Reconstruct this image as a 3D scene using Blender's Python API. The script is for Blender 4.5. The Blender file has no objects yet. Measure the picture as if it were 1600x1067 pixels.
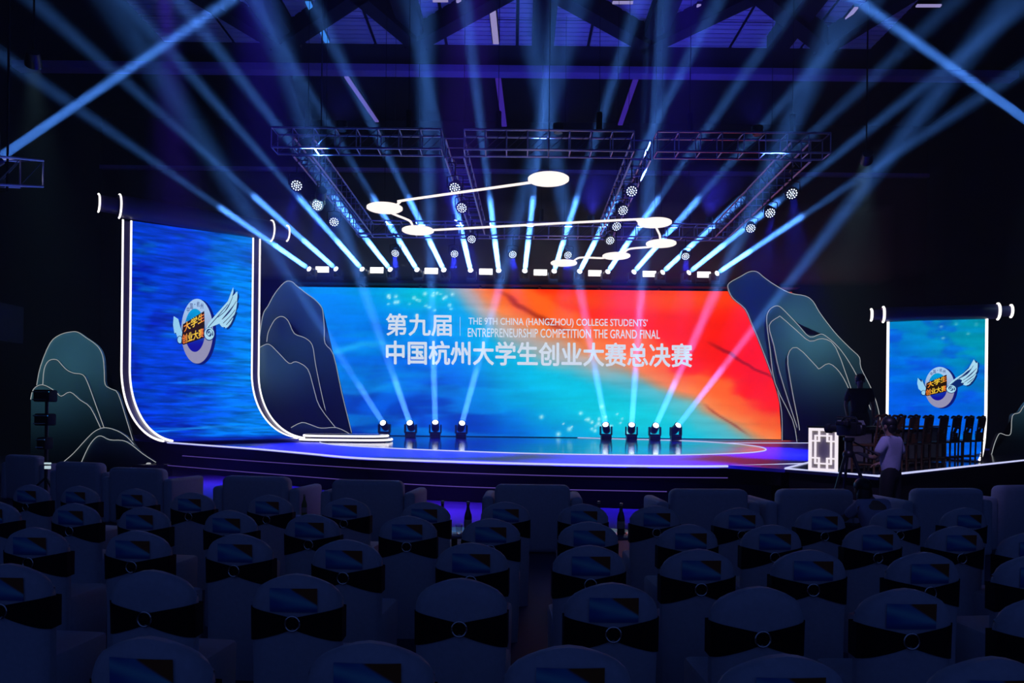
import bpy, bmesh, math, random
from mathutils import Vector, Matrix, noise
random.seed(7)
S = bpy.context.scene
COL = S.collection
PI = math.pi
R = math.radians

# ------------------------------------------------------------------ camera, world, exposure
F, HZ, EYE, ROLL = 1150.0, 645.0, 1.76, 0.0105     # focal length in px of the 1600x1067 frame, horizon row, eye height, roll
cd = bpy.data.cameras.new('camera')
cam = bpy.data.objects.new('camera', cd)
COL.objects.link(cam)
cam.matrix_world = Matrix.Translation((0, 0, EYE)) @ Matrix.Rotation(PI / 2, 4, 'X') @ Matrix.Rotation(ROLL, 4, 'Z')
cd.sensor_width = 36
cd.lens = F / 1600 * 36
cd.shift_y = (HZ - 533.5) / 1600
cd.clip_end = 200
S.camera = cam
S.view_settings.view_transform = 'Standard'
S.view_settings.look = 'None'
S.view_settings.gamma = 1
S.view_settings.exposure = 0.0
S.view_settings.use_curve_mapping = False
S.cycles.use_denoising = True
S.cycles.volume_bounces = 0
S.cycles.max_bounces = 6
S.cycles.diffuse_bounces = 2
S.cycles.glossy_bounces = 3
S.cycles.transmission_bounces = 4
S.cycles.transparent_max_bounces = 6
S.cycles.caustics_reflective = False
S.cycles.caustics_refractive = False
S.cycles.sample_clamp_indirect = 4
W = bpy.data.worlds.new('hall_glow')
S.world = W
W.use_nodes = True
W.node_tree.nodes['Background'].inputs[0].default_value = (0.0055, 0.0115, 0.049, 1)
W.node_tree.nodes['Background'].inputs[1].default_value = 2.0
HAZE = 0.0034
BEAM_W = 205.0
PAR_W = 85.0
UP_W = 45.0


def lin(r, g, b):
    f = lambda c: c / 12.92 if c <= .04045 else ((c + .055) / 1.055) ** 2.4
    return (f(r / 255), f(g / 255), f(b / 255))


# ------------------------------------------------------------------ from photograph rows/columns to places in the hall
def uv(px, py):
    a, b = px - 800, HZ - py
    return a * math.cos(ROLL) - b * math.sin(ROLL), a * math.sin(ROLL) + b * math.cos(ROLL)


def ray(px, py):
    u, v = uv(px, py)
    return Vector((u / F, 1, v / F))


def at(px, py, D):
    return Vector((0, 0, EYE)) + ray(px, py) * D


def atz(px, py, z):
    r = ray(px, py)
    return Vector((0, 0, EYE)) + r * ((z - EYE) / r.z)


def onplane(px, py, P, N):
    r = ray(px, py)
    o = Vector((0, 0, EYE))
    return o + r * ((P - o).dot(N) / r.dot(N))


def toward(px, py, P, u):
    """a point in the vertical plane through P along u"""
    return onplane(px, py, P, Vector((u.y, -u.x, 0)))


# ------------------------------------------------------------------ area lights carried by the fixtures
def lamp(name, loc, d, size, spread, watts, color, parent=None):
    a = bpy.data.lights.new(name, 'AREA')
    a.shape = 'DISK'
    a.size = size
    a.spread = spread
    a.energy = watts
    a.color = color
    o = bpy.data.objects.new(name, a)
    COL.objects.link(o)
    q = (-Vector(d)).to_track_quat('Z', 'Y')
    if parent is not None:
        o.parent = parent
    o.location = loc
    o.rotation_euler = q.to_euler()
    return o


# ------------------------------------------------------------------ materials
def nodes(name):
    m = bpy.data.materials.new(name)
    m.use_nodes = True
    m.node_tree.nodes.clear()
    return m, m.node_tree.nodes, m.node_tree.links


def mat(name, color, rough=.6, metal=0.0, var=.12, scale=6.0, bump=0.0, spec=.5, coat=0.0, sheen=0.0):
    m, N, L = nodes(name)
    out = N.new('ShaderNodeOutputMaterial')
    b = N.new('ShaderNodeBsdfPrincipled')
    tc = N.new('ShaderNodeTexCoord')
    nz = N.new('ShaderNodeTexNoise')
    nz.inputs['Scale'].default_value = scale
    nz.inputs['Detail'].default_value = 3
    L.new(tc.outputs['Object'], nz.inputs['Vector'])
    mx = N.new('ShaderNodeMix')
    mx.data_type = 'RGBA'
    mx.inputs[6].default_value = tuple(c * (1 - var) for c in color) + (1,)
    mx.inputs[7].default_value = tuple(min(1, c * (1 + var)) for c in color) + (1,)
    L.new(nz.outputs['Fac'], mx.inputs[0])
    L.new(mx.outputs[2], b.inputs['Base Color'])
    b.inputs['Roughness'].default_value = rough
    b.inputs['Metallic'].default_value = metal
    b.inputs['Specular IOR Level'].default_value = spec
    b.inputs['Coat Weight'].default_value = coat
    b.inputs['Sheen Weight'].default_value = sheen
    if bump:
        bp = N.new('ShaderNodeBump')
        bp.inputs['Strength'].default_value = bump
        bp.inputs['Distance'].default_value = .02
        L.new(nz.outputs['Fac'], bp.inputs['Height'])
        L.new(bp.outputs[0], b.inputs['Normal'])
    L.new(b.outputs[0], out.inputs[0])
    return m


def glow(name, color, strength=1.0, sample=False):
    m, N, L = nodes(name)
    out = N.new('ShaderNodeOutputMaterial')
    e = N.new('ShaderNodeEmission')
    e.inputs[0].default_value = tuple(color) + (1,)
    e.inputs[1].default_value = strength
    L.new(e.outputs[0], out.inputs[0])
    m.cycles.emission_sampling = 'FRONT_BACK' if sample else 'NONE'
    return m


def screen_mat(name, strength=1.0, streak=(1.2, 1.0, 22.0), amount=.35, sample=True):
    """light of an LED wall: the picture is a colour attribute, fine water streaks come from noise"""
    m, N, L = nodes(name)
    out = N.new('ShaderNodeOutputMaterial')
    e = N.new('ShaderNodeEmission')
    at_ = N.new('ShaderNodeAttribute')
    at_.attribute_name = 'Col'
    tc = N.new('ShaderNodeTexCoord')
    mp = N.new('ShaderNodeMapping')
    mp.inputs['Scale'].default_value = streak
    nz = N.new('ShaderNodeTexNoise')
    nz.inputs['Scale'].default_value = 1.0
    nz.inputs['Detail'].default_value = 4
    L.new(tc.outputs['Object'], mp.inputs[0])
    L.new(mp.outputs[0], nz.inputs['Vector'])
    mr = N.new('ShaderNodeMapRange')
    mr.inputs[1].default_value = .3
    mr.inputs[2].default_value = .7
    mr.inputs[3].default_value = 1 - amount
    mr.inputs[4].default_value = 1 + amount
    L.new(nz.outputs['Fac'], mr.inputs[0])
    mu = N.new('ShaderNodeVectorMath')
    mu.operation = 'SCALE'
    L.new(at_.outputs['Color'], mu.inputs[0])
    L.new(mr.outputs[0], mu.inputs['Scale'])
    L.new(mu.outputs[0], e.inputs[0])
    e.inputs[1].default_value = strength
    L.new(e.outputs[0], out.inputs[0])
    m.cycles.emission_sampling = 'FRONT' if sample else 'NONE'
    return m


def attr_glow(name, strength=1.0):
    m, N, L = nodes(name)
    out = N.new('ShaderNodeOutputMaterial')
    e = N.new('ShaderNodeEmission')
    a = N.new('ShaderNodeAttribute')
    a.attribute_name = 'Col'
    L.new(a.outputs['Color'], e.inputs[0])
    e.inputs[1].default_value = strength
    L.new(e.outputs[0], out.inputs[0])
    m.cycles.emission_sampling = 'NONE'
    return m


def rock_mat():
    """painted scenery board: teal fading to near black away from the peak"""
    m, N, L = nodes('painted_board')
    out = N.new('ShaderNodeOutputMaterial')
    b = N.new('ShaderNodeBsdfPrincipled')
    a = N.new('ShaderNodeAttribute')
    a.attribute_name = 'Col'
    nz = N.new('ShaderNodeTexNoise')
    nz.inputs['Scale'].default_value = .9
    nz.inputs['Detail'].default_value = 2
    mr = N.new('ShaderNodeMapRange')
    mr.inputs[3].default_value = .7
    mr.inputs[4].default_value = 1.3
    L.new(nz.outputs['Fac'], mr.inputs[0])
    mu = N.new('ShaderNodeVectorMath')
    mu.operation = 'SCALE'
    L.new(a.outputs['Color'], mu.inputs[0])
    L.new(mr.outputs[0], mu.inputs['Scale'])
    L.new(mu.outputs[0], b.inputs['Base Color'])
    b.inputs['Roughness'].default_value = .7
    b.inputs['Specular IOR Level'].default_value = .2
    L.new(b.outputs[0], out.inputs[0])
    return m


M = dict(
    black=mat('matt_black', (.006, .006, .008), .75, spec=.25),
    blackgloss=mat('gloss_black', (.008, .008, .012), .22, spec=.5),
    casing=mat('fixture_casing', (.012, .012, .015), .4),
    alu=mat('truss_metal', (.40, .36, .6), .38, .75, scale=20),
    alu2=mat('brace_metal', (.10, .09, .16), .45, .75, scale=20),
    paint=mat('ceiling_black', (.006, .006, .011), .85, spec=.2),
    bluepanel=mat('ceiling_panel', (.36, .36, .5), .6, scale=2),
    beam=mat('beam_paint', (.34, .2, .62), .6),
    wall=mat('hall_wall', (.008, .008, .014), .9, spec=.15),
    carpet=mat('hall_floor', (.04, .034, .10), .6, scale=9, bump=.1),
    cloth=mat('chair_cover', (.55, .58, .66), .75, scale=40, bump=.08, sheen=.45),
    cloth2=mat('armchair_cover', (.56, .60, .70), .75, scale=30, bump=.1, sheen=.35),
    sash=mat('black_sash', (.004, .004, .005), .6, spec=.2),
    chrome=mat('chrome', (.75, .72, .68), .18, 1.0),
    rim=mat('roll_body', (.05, .035, .11), .35),
    strip=glow('led_strip', (1, .96, .93), 1.6),
    tube=glow('outline_neon', lin(205, 210, 212), .62),
    edge=glow('edge_strip', lin(205, 210, 255), 1.0),
    thin=glow('thin_strip', lin(110, 85, 190), .5),
    lens=glow('lamp_lens', (.9, .97, 1), 4.0),
    strobe=glow('strobe_face', (1, 1, 1), 3.0),
    dot=glow('par_diode', lin(215, 230, 255), 3.0),
    disc=glow('disc_light', lin(255, 245, 240), 1.15, True),
    ceil_led=glow('ceiling_tube', lin(120, 105, 205), .7),
    ceil_cyan=glow('ceiling_tube_cyan', lin(60, 140, 240), .9),
    ceil_pink=glow('ceiling_tube_pink', lin(215, 110, 190), .8),
    ceil_pale=glow('ceiling_tube_pale', lin(165, 155, 215), .8),
    ceil_dim=glow('ceiling_tube_dim', lin(60, 38, 160), .8),
    screen=screen_mat('led_wall', 1.12, (.35, 1, 3.2), .12),
    screen3=screen_mat('led_scroll_calm', 1.0, (1.2, 1.2, 5.0), .2),
    screen2=screen_mat('led_scroll', 1.0, (1.2, 1.2, 11.0), .5),
    ink=attr_glow('screen_print'),
    text=glow('screen_white', lin(214, 226, 242), 1.0),
    rock=rock_mat(),
    lattice=glow('lit_fretwork', lin(250, 240, 250), 1.0),
    beige=mat('panel_beige', (.42, .38, .36), .55),
    wood=mat('dark_wood', (.085, .035, .012), .35, scale=14),
    paper=mat('white_card', (.8, .78, .76), .6),
    skin=mat('skin', (.30, .17, .11), .5),
    hair=mat('black_hair', (.01, .009, .01), .45),
    shirt=mat('pale_shirt', (.50, .50, .68), .8, scale=30, bump=.1),
    trouser=mat('black_trousers', (.01, .01, .013), .8),
    glass=mat('bottle_glass', (.02, .03, .06), .08, spec=.8),
    green=mat('bottle_green', (.12, .2, .03), .3),
    cap=mat('bottle_cap', (.5, .5, .45), .3, .8),
    tablecloth=mat('table_top', (.10, .09, .2), .25),
)


def card_mat():
    """printed card: blue with a teal sweep and a dark red corner"""
    m, N, L = nodes('printed_card')
    out = N.new('ShaderNodeOutputMaterial')
    b = N.new('ShaderNodeBsdfPrincipled')
    a = N.new('ShaderNodeAttribute')
    a.attribute_name = 'Col'
    L.new(a.outputs['Color'], b.inputs['Base Color'])
    b.inputs['Roughness'].default_value = .55
    L.new(b.outputs[0], out.inputs[0])
    return m


M['card'] = card_mat()


def stage_mat():
    m, N, L = nodes('stage_gloss')
    out = N.new('ShaderNodeOutputMaterial')
    b = N.new('ShaderNodeBsdfPrincipled')
    b.inputs['Base Color'].default_value = (.02, .022, .09, 1)
    b.inputs['Specular IOR Level'].default_value = .6
    tc = N.new('ShaderNodeTexCoord')
    nz = N.new('ShaderNodeTexNoise')
    nz.inputs['Scale'].default_value = 1.3
    nz.inputs['Detail'].default_value = 4
    mr = N.new('ShaderNodeMapRange')
    mr.inputs[3].default_value = .07
    mr.inputs[4].default_value = .17
    L.new(tc.outputs['Object'], nz.inputs['Vector'])
    L.new(nz.outputs['Fac'], mr.inputs[0])
    L.new(mr.outputs[0], b.inputs['Roughness'])
    bp = N.new('ShaderNodeBump')
    bp.inputs['Strength'].default_value = .04
    bp.inputs['Distance'].default_value = .02
    L.new(nz.outputs['Fac'], bp.inputs['Height'])
    L.new(bp.outputs[0], b.inputs['Normal'])
    L.new(b.outputs[0], out.inputs[0])
    return m


M['stage'] = stage_mat()
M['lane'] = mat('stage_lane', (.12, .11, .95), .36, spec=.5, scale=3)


# ------------------------------------------------------------------ mesh helpers
def link(name, me, parent=None):
    o = bpy.data.objects.new(name, me)
    COL.objects.link(o)
    if parent is not None:
        o.parent = parent
    return o


def obj(name, bm, m, parent=None, smooth=False, norm=True):
    if norm:
        bmesh.ops.recalc_face_normals(bm, faces=bm.faces)
    me = bpy.data.meshes.new(name)
    bm.to_mesh(me)
    bm.free()
    for x in (m if isinstance(m, (list, tuple)) else [m]):
        me.materials.append(x)
    if smooth:
        for p in me.polygons:
            p.use_smooth = True
        try:
            me.set_sharp_from_angle(angle=R(40))
        except Exception:
            pass
    return link(name, me, parent)


def empty(name, loc=(0, 0, 0), rz=0.0):
    o = bpy.data.objects.new(name, None)
    COL.objects.link(o)
    o.location = loc
    o.rotation_euler = (0, 0, rz)
    o.empty_display_size = .1
    return o


def tag(o, label, cat, group=None):
    o['label'] = label
    o['category'] = cat
    if group:
        o['group'] = group
    return o


def struct(o):
    o['kind'] = 'structure'
    return o


def thing(name, label, cat, loc=(0, 0, 0), rz=0.0, group=None):
    return tag(empty(name, loc, rz), label, cat, group)


def dup(root, loc, rz, label, group=None):
    r = root.copy()
    COL.objects.link(r)
    r.location = loc
    r.rotation_euler = (0, 0, rz)
    r['label'] = label
    if group:
        r['group'] = group
    for ch in root.children:
        c = ch.copy()
        COL.objects.link(c)
        c.parent = r
        for g in ch.children:
            d = g.copy()
            COL.objects.link(d)
            d.parent = c
    return r


def xf(vs, T):
    if T is not None:
        for v in vs:
            v.co = T @ v.co


def box(bm, c, s, r=0.0, seg=2, T=None):
    g = bmesh.ops.create_cube(bm, size=1, matrix=Matrix.Translation(c) @ Matrix.Diagonal((s[0], s[1], s[2], 1)))
    vs = g['verts']
    if r > 0:
        es = list({e for v in vs for e in v.link_edges})
        g = bmesh.ops.bevel(bm, geom=es, offset=r, segments=seg, profile=.5, affect='EDGES')
        vs = list({v for f in g['faces'] for v in f.verts} | {v for v in vs if v.is_valid})
    xf(vs, T)
    return vs


def frame_of(d):
    d = Vector(d).normalized()
    a = Vector((0, 0, 1)) if abs(d.z) < .95 else Vector((1, 0, 0))
    x = d.cross(a).normalized()
    return x, d.cross(x).normalized(), d


def tube(bm, pts, r, n=8, closed=False, cap=True, T=None):
    pts = [Vector(p) for p in pts]
    k = len(pts)
    rings = []
    px = None
    for i, p in enumerate(pts):
        if closed:
            d = pts[(i + 1) % k] - pts[i - 1]
        else:
            d = pts[min(i + 1, k - 1)] - pts[max(i - 1, 0)]
        if d.length < 1e-9:
            d = Vector((0, 0, 1))
        d.normalize()
        if px is None:
            x, y, _ = frame_of(d)
        else:
            x = px - d * px.dot(d)
            x = x.normalized() if x.length > 1e-6 else frame_of(d)[0]
            y = d.cross(x)
        px = x
        rr = r[i] if isinstance(r, (list, tuple)) else r
        rings.append([bm.verts.new(p + (x * math.cos(2 * PI * j / n) + y * math.sin(2 * PI * j / n)) * rr) for j in range(n)])
    for i in range(k if closed else k - 1):
        a, b = rings[i], rings[(i + 1) % k]
        for j in range(n):
            bm.faces.new((a[j], a[(j + 1) % n], b[(j + 1) % n], b[j]))
    if cap and not closed:
        bm.faces.new(rings[0][::-1])
        bm.faces.new(rings[-1])
    xf([v for q in rings for v in q], T)


def lathe(bm, prof, n=16, T=None, o=(0, 0, 0), axis=(0, 0, 1)):
    """prof: list of (radius, distance along axis)"""
    x, y, d = frame_of(axis)
    o = Vector(o)
    rings = []
    for (r, h) in prof:
        if r < 1e-6:
            rings.append([bm.verts.new(o + d * h)])
        else:
            rings.append([bm.verts.new(o + d * h + (x * math.cos(2 * PI * j / n) + y * math.sin(2 * PI * j / n)) * r) for j in range(n)])
    for a, b in zip(rings, rings[1:]):
        for j in range(n):
            if len(a) == 1 and len(b) == 1:
                continue
            if len(a) == 1:
                bm.faces.new((a[0], b[(j + 1) % n], b[j]))
            elif len(b) == 1:
                bm.faces.new((a[j], a[(j + 1) % n], b[0]))
            else:
                bm.faces.new((a[j], a[(j + 1) % n], b[(j + 1) % n], b[j]))
    if len(rings[0]) > 1:
        bm.faces.new(rings[0][::-1])
    if len(rings[-1]) > 1:
        bm.faces.new(rings[-1])
    xf([v for q in rings for v in q], T)


def prism(bm, pts, off):
    """closed polygon of 3-D points pushed along the vector off"""
    off = Vector(off)
    a = [bm.verts.new(Vector(p)) for p in pts]
    b = [bm.verts.new(Vector(p) + off) for p in pts]
    n = len(pts)
    fs = [bm.faces.new(a), bm.faces.new(b[::-1])]
    for i in range(n):
        bm.faces.new((a[i], b[i], b[(i + 1) % n], a[(i + 1) % n]))
    bmesh.ops.triangulate(bm, faces=fs, ngon_method='EAR_CLIP')


def bar(bm, p, q, w, h=None):
    """square bar from p to q"""
    h = h or w
    p, q = Vector(p), Vector(q)
    x, y, d = frame_of(q - p)
    a = [bm.verts.new(p + x * sx * w / 2 + y * sy * h / 2) for sx, sy in ((-1, -1), (1, -1), (1, 1), (-1, 1))]
    b = [bm.verts.new(q + x * sx * w / 2 + y * sy * h / 2) for sx, sy in ((-1, -1), (1, -1), (1, 1), (-1, 1))]
    for j in range(4):
        bm.faces.new((a[j], a[(j + 1) % 4], b[(j + 1) % 4], b[j]))
    bm.faces.new(a[::-1])
    bm.faces.new(b)


def ball(bm, c, r, u=12, v=8, T=None):
    r = r if isinstance(r, (tuple, list)) else (r, r, r)
    g = bmesh.ops.create_uvsphere(bm, u_segments=u, v_segments=v, radius=1,
                                  matrix=Matrix.Translation(c) @ Matrix.Diagonal((r[0], r[1], r[2], 1)))
    xf(g['verts'], T)


def smooth_path(pts, k=4, closed=False):
    pts = [Vector(p) for p in pts]
    n = len(pts)
    out = []
    for i in range(n if closed else n - 1):
        if closed:
            p0, p1, p2, p3 = pts[i - 1], pts[i], pts[(i + 1) % n], pts[(i + 2) % n]
        else:
            p0, p1, p2, p3 = pts[max(i - 1, 0)], pts[i], pts[i + 1], pts[min(i + 2, n - 1)]
        for j in range(k):
            t = j / k
            out.append(.5 * ((2 * p1) + (p2 - p0) * t + (2 * p0 - 5 * p1 + 4 * p2 - p3) * t * t + (3 * p1 - p0 - 3 * p2 + p3) * t ** 3))
    if not closed:
        out.append(pts[-1])
    return out


def set_col(me, cols):
    a = me.color_attributes.new('Col', 'FLOAT_COLOR', 'POINT')
    buf = []
    for c in cols:
        buf += [c[0], c[1], c[2], 1.0]
    a.data.foreach_set('color', buf)


NB = bm_new = bmesh.new


def sel(x, a, b):
    t = min(1, max(0, (x - a) / (b - a)))
    return t * t * (3 - 2 * t)


def mixc(a, b, t):
    return tuple(a[i] + (b[i] - a[i]) * t for i in range(3))


# ------------------------------------------------------------------ the hall
def structure_box(name, c, s, m):
    bm = NB()
    box(bm, c, s)
    return struct(obj(name, bm, m))


CZ = 14.8
structure_box('floor', (0, 15, -.1), (38, 37, .2), M['carpet'])
structure_box('ceiling', (0, 15, CZ + .1), (38, 37, .2), M['paint'])
structure_box('wall_back', (0, 33.1, 7.4), (38, .2, 14.8), M['wall'])
structure_box('wall_left', (-18.6, 15, 7.4), (.2, 36, 14.8), M['wall'])
structure_box('wall_right', (18.6, 15, 7.4), (.2, 36, 14.8), M['wall'])
# ceiling trim: the pale cross beam, a ledge on the rear wall, dark beams running back, zigzag members over pale blue panels
y0 = F * (CZ - .4 - EYE) / (HZ - 112)
structure_box('trim_1', (0, y0, CZ - .4), (37, .5, .25), M['beam'])
structure_box('trim_2', (0, 32.9, EYE + 378 / F * 32.8), (37, .22, .16), M['beam'])
yb = F * (CZ - EYE) / (HZ - 68)
k = 3
panel_root = struct(empty('trim_3', (0, 0, CZ)))
for i in range(10):
    for j in range(3):
        bm = NB()
        box(bm, (-11.2 + i * 2.5, yb - .85 - j * 1.72, -.06), (2.4, 1.64, .06), .02, 1)
        for q in range(6):
            box(bm, (-11.2 + i * 2.5, yb - .85 - j * 1.72 - .7 + q * .28, -.1), (2.36, .05, .03))
        obj('panel', bm, M['bluepanel'], panel_root)
def ceil(px, py, dz=.35):
    return atz(px, py, CZ - dz)
zig = [(300, -25), (440, 62), (560, -20), (650, 58), (830, -45), (1015, 62), (1185, -22), (1290, 64), (1420, -20)]
zr = struct(empty('trim_4', (0, 0, 0)))
for a, b in zip(zig, zig[1:]):
    p, q = ceil(*a), ceil(*b)
    bm = NB()
    d = (q - p).normalized()
    bar(bm, p - d * .3, q + d * .3, .5, .75)
    obj('beam', bm, M['paint'], zr)
for px_ in (455, 652, 848, 1017, 1215):
    p, q = ceil(px_, 66, .3), ceil(px_ + (px_ - 815) * .2, -40, .3)
    bm = NB()
    bar(bm, p, q, .75, .5)
    obj('beam', bm, M['paint'], zr)
# balcony front along the left wall
bm = NB()
box(bm, (-17.4, 15.5, 4.0), (2.2, 18.0, .22))
box(bm, (-16.35, 15.5, 4.55), (.12, 18.0, 1.1))
struct(obj('wall_left_balcony', bm, mat('balcony_front', (.05, .07, .10), .8)))
# tubes of light in the ceiling
def ceil_tube(a, b, m, label, w=.16, dz=.22):
    p, q = ceil(a[0], a[1], dz), ceil(b[0], b[1], dz)
    t = thing('ceiling_light', label, 'ceiling light', ((p + q) / 2), 0, 'tubes of light in the ceiling')
    c = (p + q) / 2
    bm = NB()
    bar(bm, p - c, q - c, w, .05)
    obj('diffuser', bm, m, t)
    bm = NB()
    up = Vector((0, 0, .075))
    bar(bm, p - c + up, q - c + up, w * 1.3, .1)
    obj('housing', bm, M['black'], t)
ceil_tube((481, 3), (511, 66), M['ceil_cyan'], 'ceiling light tube turning bright cyan, upper left of the cross beam')
ceil_tube((541, 120), (589, 190), M['ceil_led'], 'violet ceiling tube hanging under the cross beam, left of the truss gap')
ceil_tube((768, 0), (775, 68), M['ceil_pale'], 'pale lilac ceiling tube above the cross beam, over the truss gap', .2)
ceil_tube((778, 120), (788, 197), M['ceil_dim'], 'dim violet ceiling tube under the cross beam, pointing at the centre truss', .22)
ceil_tube((1026, 10), (1016, 49), M['ceil_pink'], 'pink ceiling tube above the cross beam', .2)
ceil_tube((994, 122), (969, 195), M['ceil_dim'], 'dim violet ceiling tube under the cross beam, right of centre', .2)
ceil_tube((1338, 12), (1291, 69), M['ceil_pale'], 'pale lilac slanting ceiling tube, upper right beside the crossing beam of light', .12)
for nm, x0, x1, yy in (('first', 676, 700, 1), ('second', 713, 743, 2), ('third', 957, 989, 4), ('fourth', 1089, 1122, 9), ('fifth', 1432, 1470, 9)):
    ceil_tube((x0, yy), (x1, yy), M['ceil_pale'], 'short cross-wise ceiling tube at the top edge, %s from the left' % nm, .1)

# ------------------------------------------------------------------ haze filling the hall
bm = NB()
box(bm, (0, 15.2, 7.4), (40, 38.5, 16.4))
m, N_, L_ = nodes('haze')
o_ = N_.new('ShaderNodeOutputMaterial')
v_ = N_.new('ShaderNodeVolumeScatter')
v_.inputs['Color'].default_value = (.85, .9, 1, 1)
v_.inputs['Density'].default_value = HAZE
v_.inputs['Anisotropy'].default_value = .0
L_.new(v_.outputs[0], o_.inputs['Volume'])
hz = obj('haze', bm, m)
hz['kind'] = 'stuff'
tag(hz, 'thin stage haze filling the hall and showing the light beams', 'haze')
# thicker haze slabs added so the beams look brighter close to their lamps
for i, (x0, x1, a0, a1, z0, z1, dens, lab) in enumerate((
        (-13, 14, 23.8, 25.995, 6.6, 9.9, .035, 'added outer veil of thicker haze around the lamp bar'),
        (-12.5, 13.5, 26.0, 27.45, 6.6, 9.3, .14, 'added inner veil of thicker haze close to the lamp bar'),
        (-8.0, 10.0, 24.0, 26.9, .86, 3.6, .006, 'added veil of thicker haze low along the back of the stage'))):
    bm = NB()
    box(bm, ((x0 + x1) / 2, (a0 + a1) / 2, (z0 + z1) / 2), (x1 - x0, a1 - a0, z1 - z0))
    mm = m.copy()
    mm.node_tree.nodes[v_.name].inputs['Density'].default_value = dens
    h2 = obj('haze', bm, mm)
    h2['kind'] = 'stuff'
    tag(h2, lab, 'haze')

# ------------------------------------------------------------------ stage
SZ = .83
edge_px = [(262, 690), (330, 695), (400, 700), (480, 707), (560, 714), (690, 719), (840, 723), (1000, 726), (1135, 726.5), (1226, 733)]
front = [atz(x, y, SZ) for x, y in edge_px]
stage_root = thing('main_stage', 'glossy black main stage with glowing front edge and dark stepped riser', 'stage', (0, 0, 0))
back_y = 29.5
poly = [Vector((-13.5, back_y, 0)), Vector((-13.5, 24.5, 0))] + front + [Vector((8.98, 19.42, 0)), Vector((14.45, 21.03, 0)), Vector((14.45, back_y, 0))]
poly = [Vector((p.x, p.y, SZ - .06)) for p in poly]
bm = NB()
prism(bm, poly, (0, 0, .06))
obj('stage_floor', bm, M['lane'], stage_root)
# risers: two shrinking layers below the floor
for dz0, dz1, ins, nm in ((SZ - .3, SZ - .06, .10, 'upper_riser'), (0, SZ - .3, .35, 'lower_riser')):
    pp = []
    for p in poly:
        c = Vector((1, 24, 0))
        d = Vector((c.x - p.x, c.y - p.y, 0)).normalized()
        pp.append(Vector((p.x, p.y, dz0)) + d * ins)
    bm = NB()
    prism(bm, pp, (0, 0, dz1 - dz0))
    obj(nm, bm, M['black'], stage_root)
line = smooth_path([p + Vector((0, -.02, -.02)) for p in front[:9]] + [atz(1262, 724.5, SZ) + Vector((0, 0, .0))], 4)
bm = NB()
tube(bm, line, .022, 6)
obj('edge_light', bm, M['edge'], stage_root)
def riser_line(px, z, m=M['thin']):
    bm = NB()
    tube(bm, smooth_path([atz(x, y, z) for x, y in px], 4), .009, 5)
    obj('riser_trim', bm, m, stage_root)
riser_line([(285, 712), (420, 722), (560, 731), (700, 738), (900, 744), (1137, 746.5)], SZ - .17)
riser_line([(262, 727), (380, 737), (520, 748), (650, 757), (800, 763), (1042, 768)], SZ - .42)
# oval line of light laid into the stage floor
ov = [(1197, 702), (1185, 706), (1140, 709), (1027, 711.5), (840, 709), (690, 704), (590, 699.5), (520, 695), (500, 690), (530, 684),
      (610, 679.5), (722, 680), (850, 682.5), (960, 685.5), (1065, 688.5), (1130, 692), (1180, 697)]
bm = NB()
prism(bm, smooth_path([atz(x, y, SZ) for x, y in ov], 4, True), (0, 0, .004))
obj('oval_floor', bm, M['stage'], stage_root)
bm = NB()
tube(bm, smooth_path([atz(x, y, SZ + .004) for x, y in ov], 4, True), .02, 5, True)
obj('floor_light_line', bm, M['edge'], stage_root)
bm = NB()
tube(bm, [atz(1133, 692.3, SZ + .004), atz(1270, 692.3, SZ + .004)], .02, 5)
obj('floor_light_line', bm, M['edge'], stage_root)
for px_, py_ in ((248, 700), (281, 700), (233, 698)):
    p = atz(px_, 715, .25)
    bm = NB()
    tube(bm, [(p.x, p.y, .0), (p.x, p.y, SZ + .05)], .035, 8)
    obj('corner_post', bm, M['alu'], stage_root)

# right-hand platform
pl = thing('side_platform', 'glossy black pointed platform on the right under the judges table, edged with white light', 'platform')
PC = [atz(1227, 733, SZ), atz(1372, 745, SZ), atz(1600, 720, SZ), atz(1600, 720, SZ) + Vector((3.5, 2.9, 0)), Vector((14.5, 21, SZ)), Vector((9, 19.4, SZ))]
pp = [Vector((p.x, p.y, SZ - .05)) for p in PC]
bm = NB()
prism(bm, pp, (0, 0, .062))
obj('platform_top', bm, M['stage'], pl)
bm = NB()
cc = Vector((9, 16, 0))
prism(bm, [Vector((p.x, p.y, 0)) + (cc - Vector((p.x, p.y, 0))).normalized() * .12 for p in PC], (0, 0, SZ - .05))
obj('platform_riser', bm, M['black'], pl)
bm = NB()
lift = Vector((0, 0, .014))
tube(bm, [PC[0] + lift + (PC[5] - PC[0]).normalized() * 2.2, PC[0] + lift, PC[1] + lift, PC[2] + lift, PC[3] + lift], .018, 6)
obj('edge_light', bm, M['edge'], pl)

# ------------------------------------------------------------------ main LED wall
LD = 28.0
LP, LN = Vector((0, LD, 0)), Vector((0, -1, 0))
lx0, lx1, lz0, lz1 = -8.6, 10.6, .86, 6.47
BND = [(640, 385), (715, 447), (745, 480), (785, 520), (840, 548), (900, 567), (960, 590), (1005, 612), (1060, 640), (1110, 668), (1150, 692), (1240, 745)]
def bnd(x):
    for (a, ya), (b, yb_) in zip(BND, BND[1:]):
        if x <= b:
            return ya + (yb_ - ya) * (x - a) / (b - a)
    return BND[-1][1]
def to_px(p):
    q = p - Vector((0, 0, EYE))
    u, v = q.x / q.y * F, q.z / q.y * F
    a = u * math.cos(ROLL) + v * math.sin(ROLL)
    b = -u * math.sin(ROLL) + v * math.cos(ROLL)
    return 800 + a, HZ - b
def fbm(x, y, z=0.0, o=4):
    return noise.fractal(Vector((x, y, z)), 1.0, 2.0, o)
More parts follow.
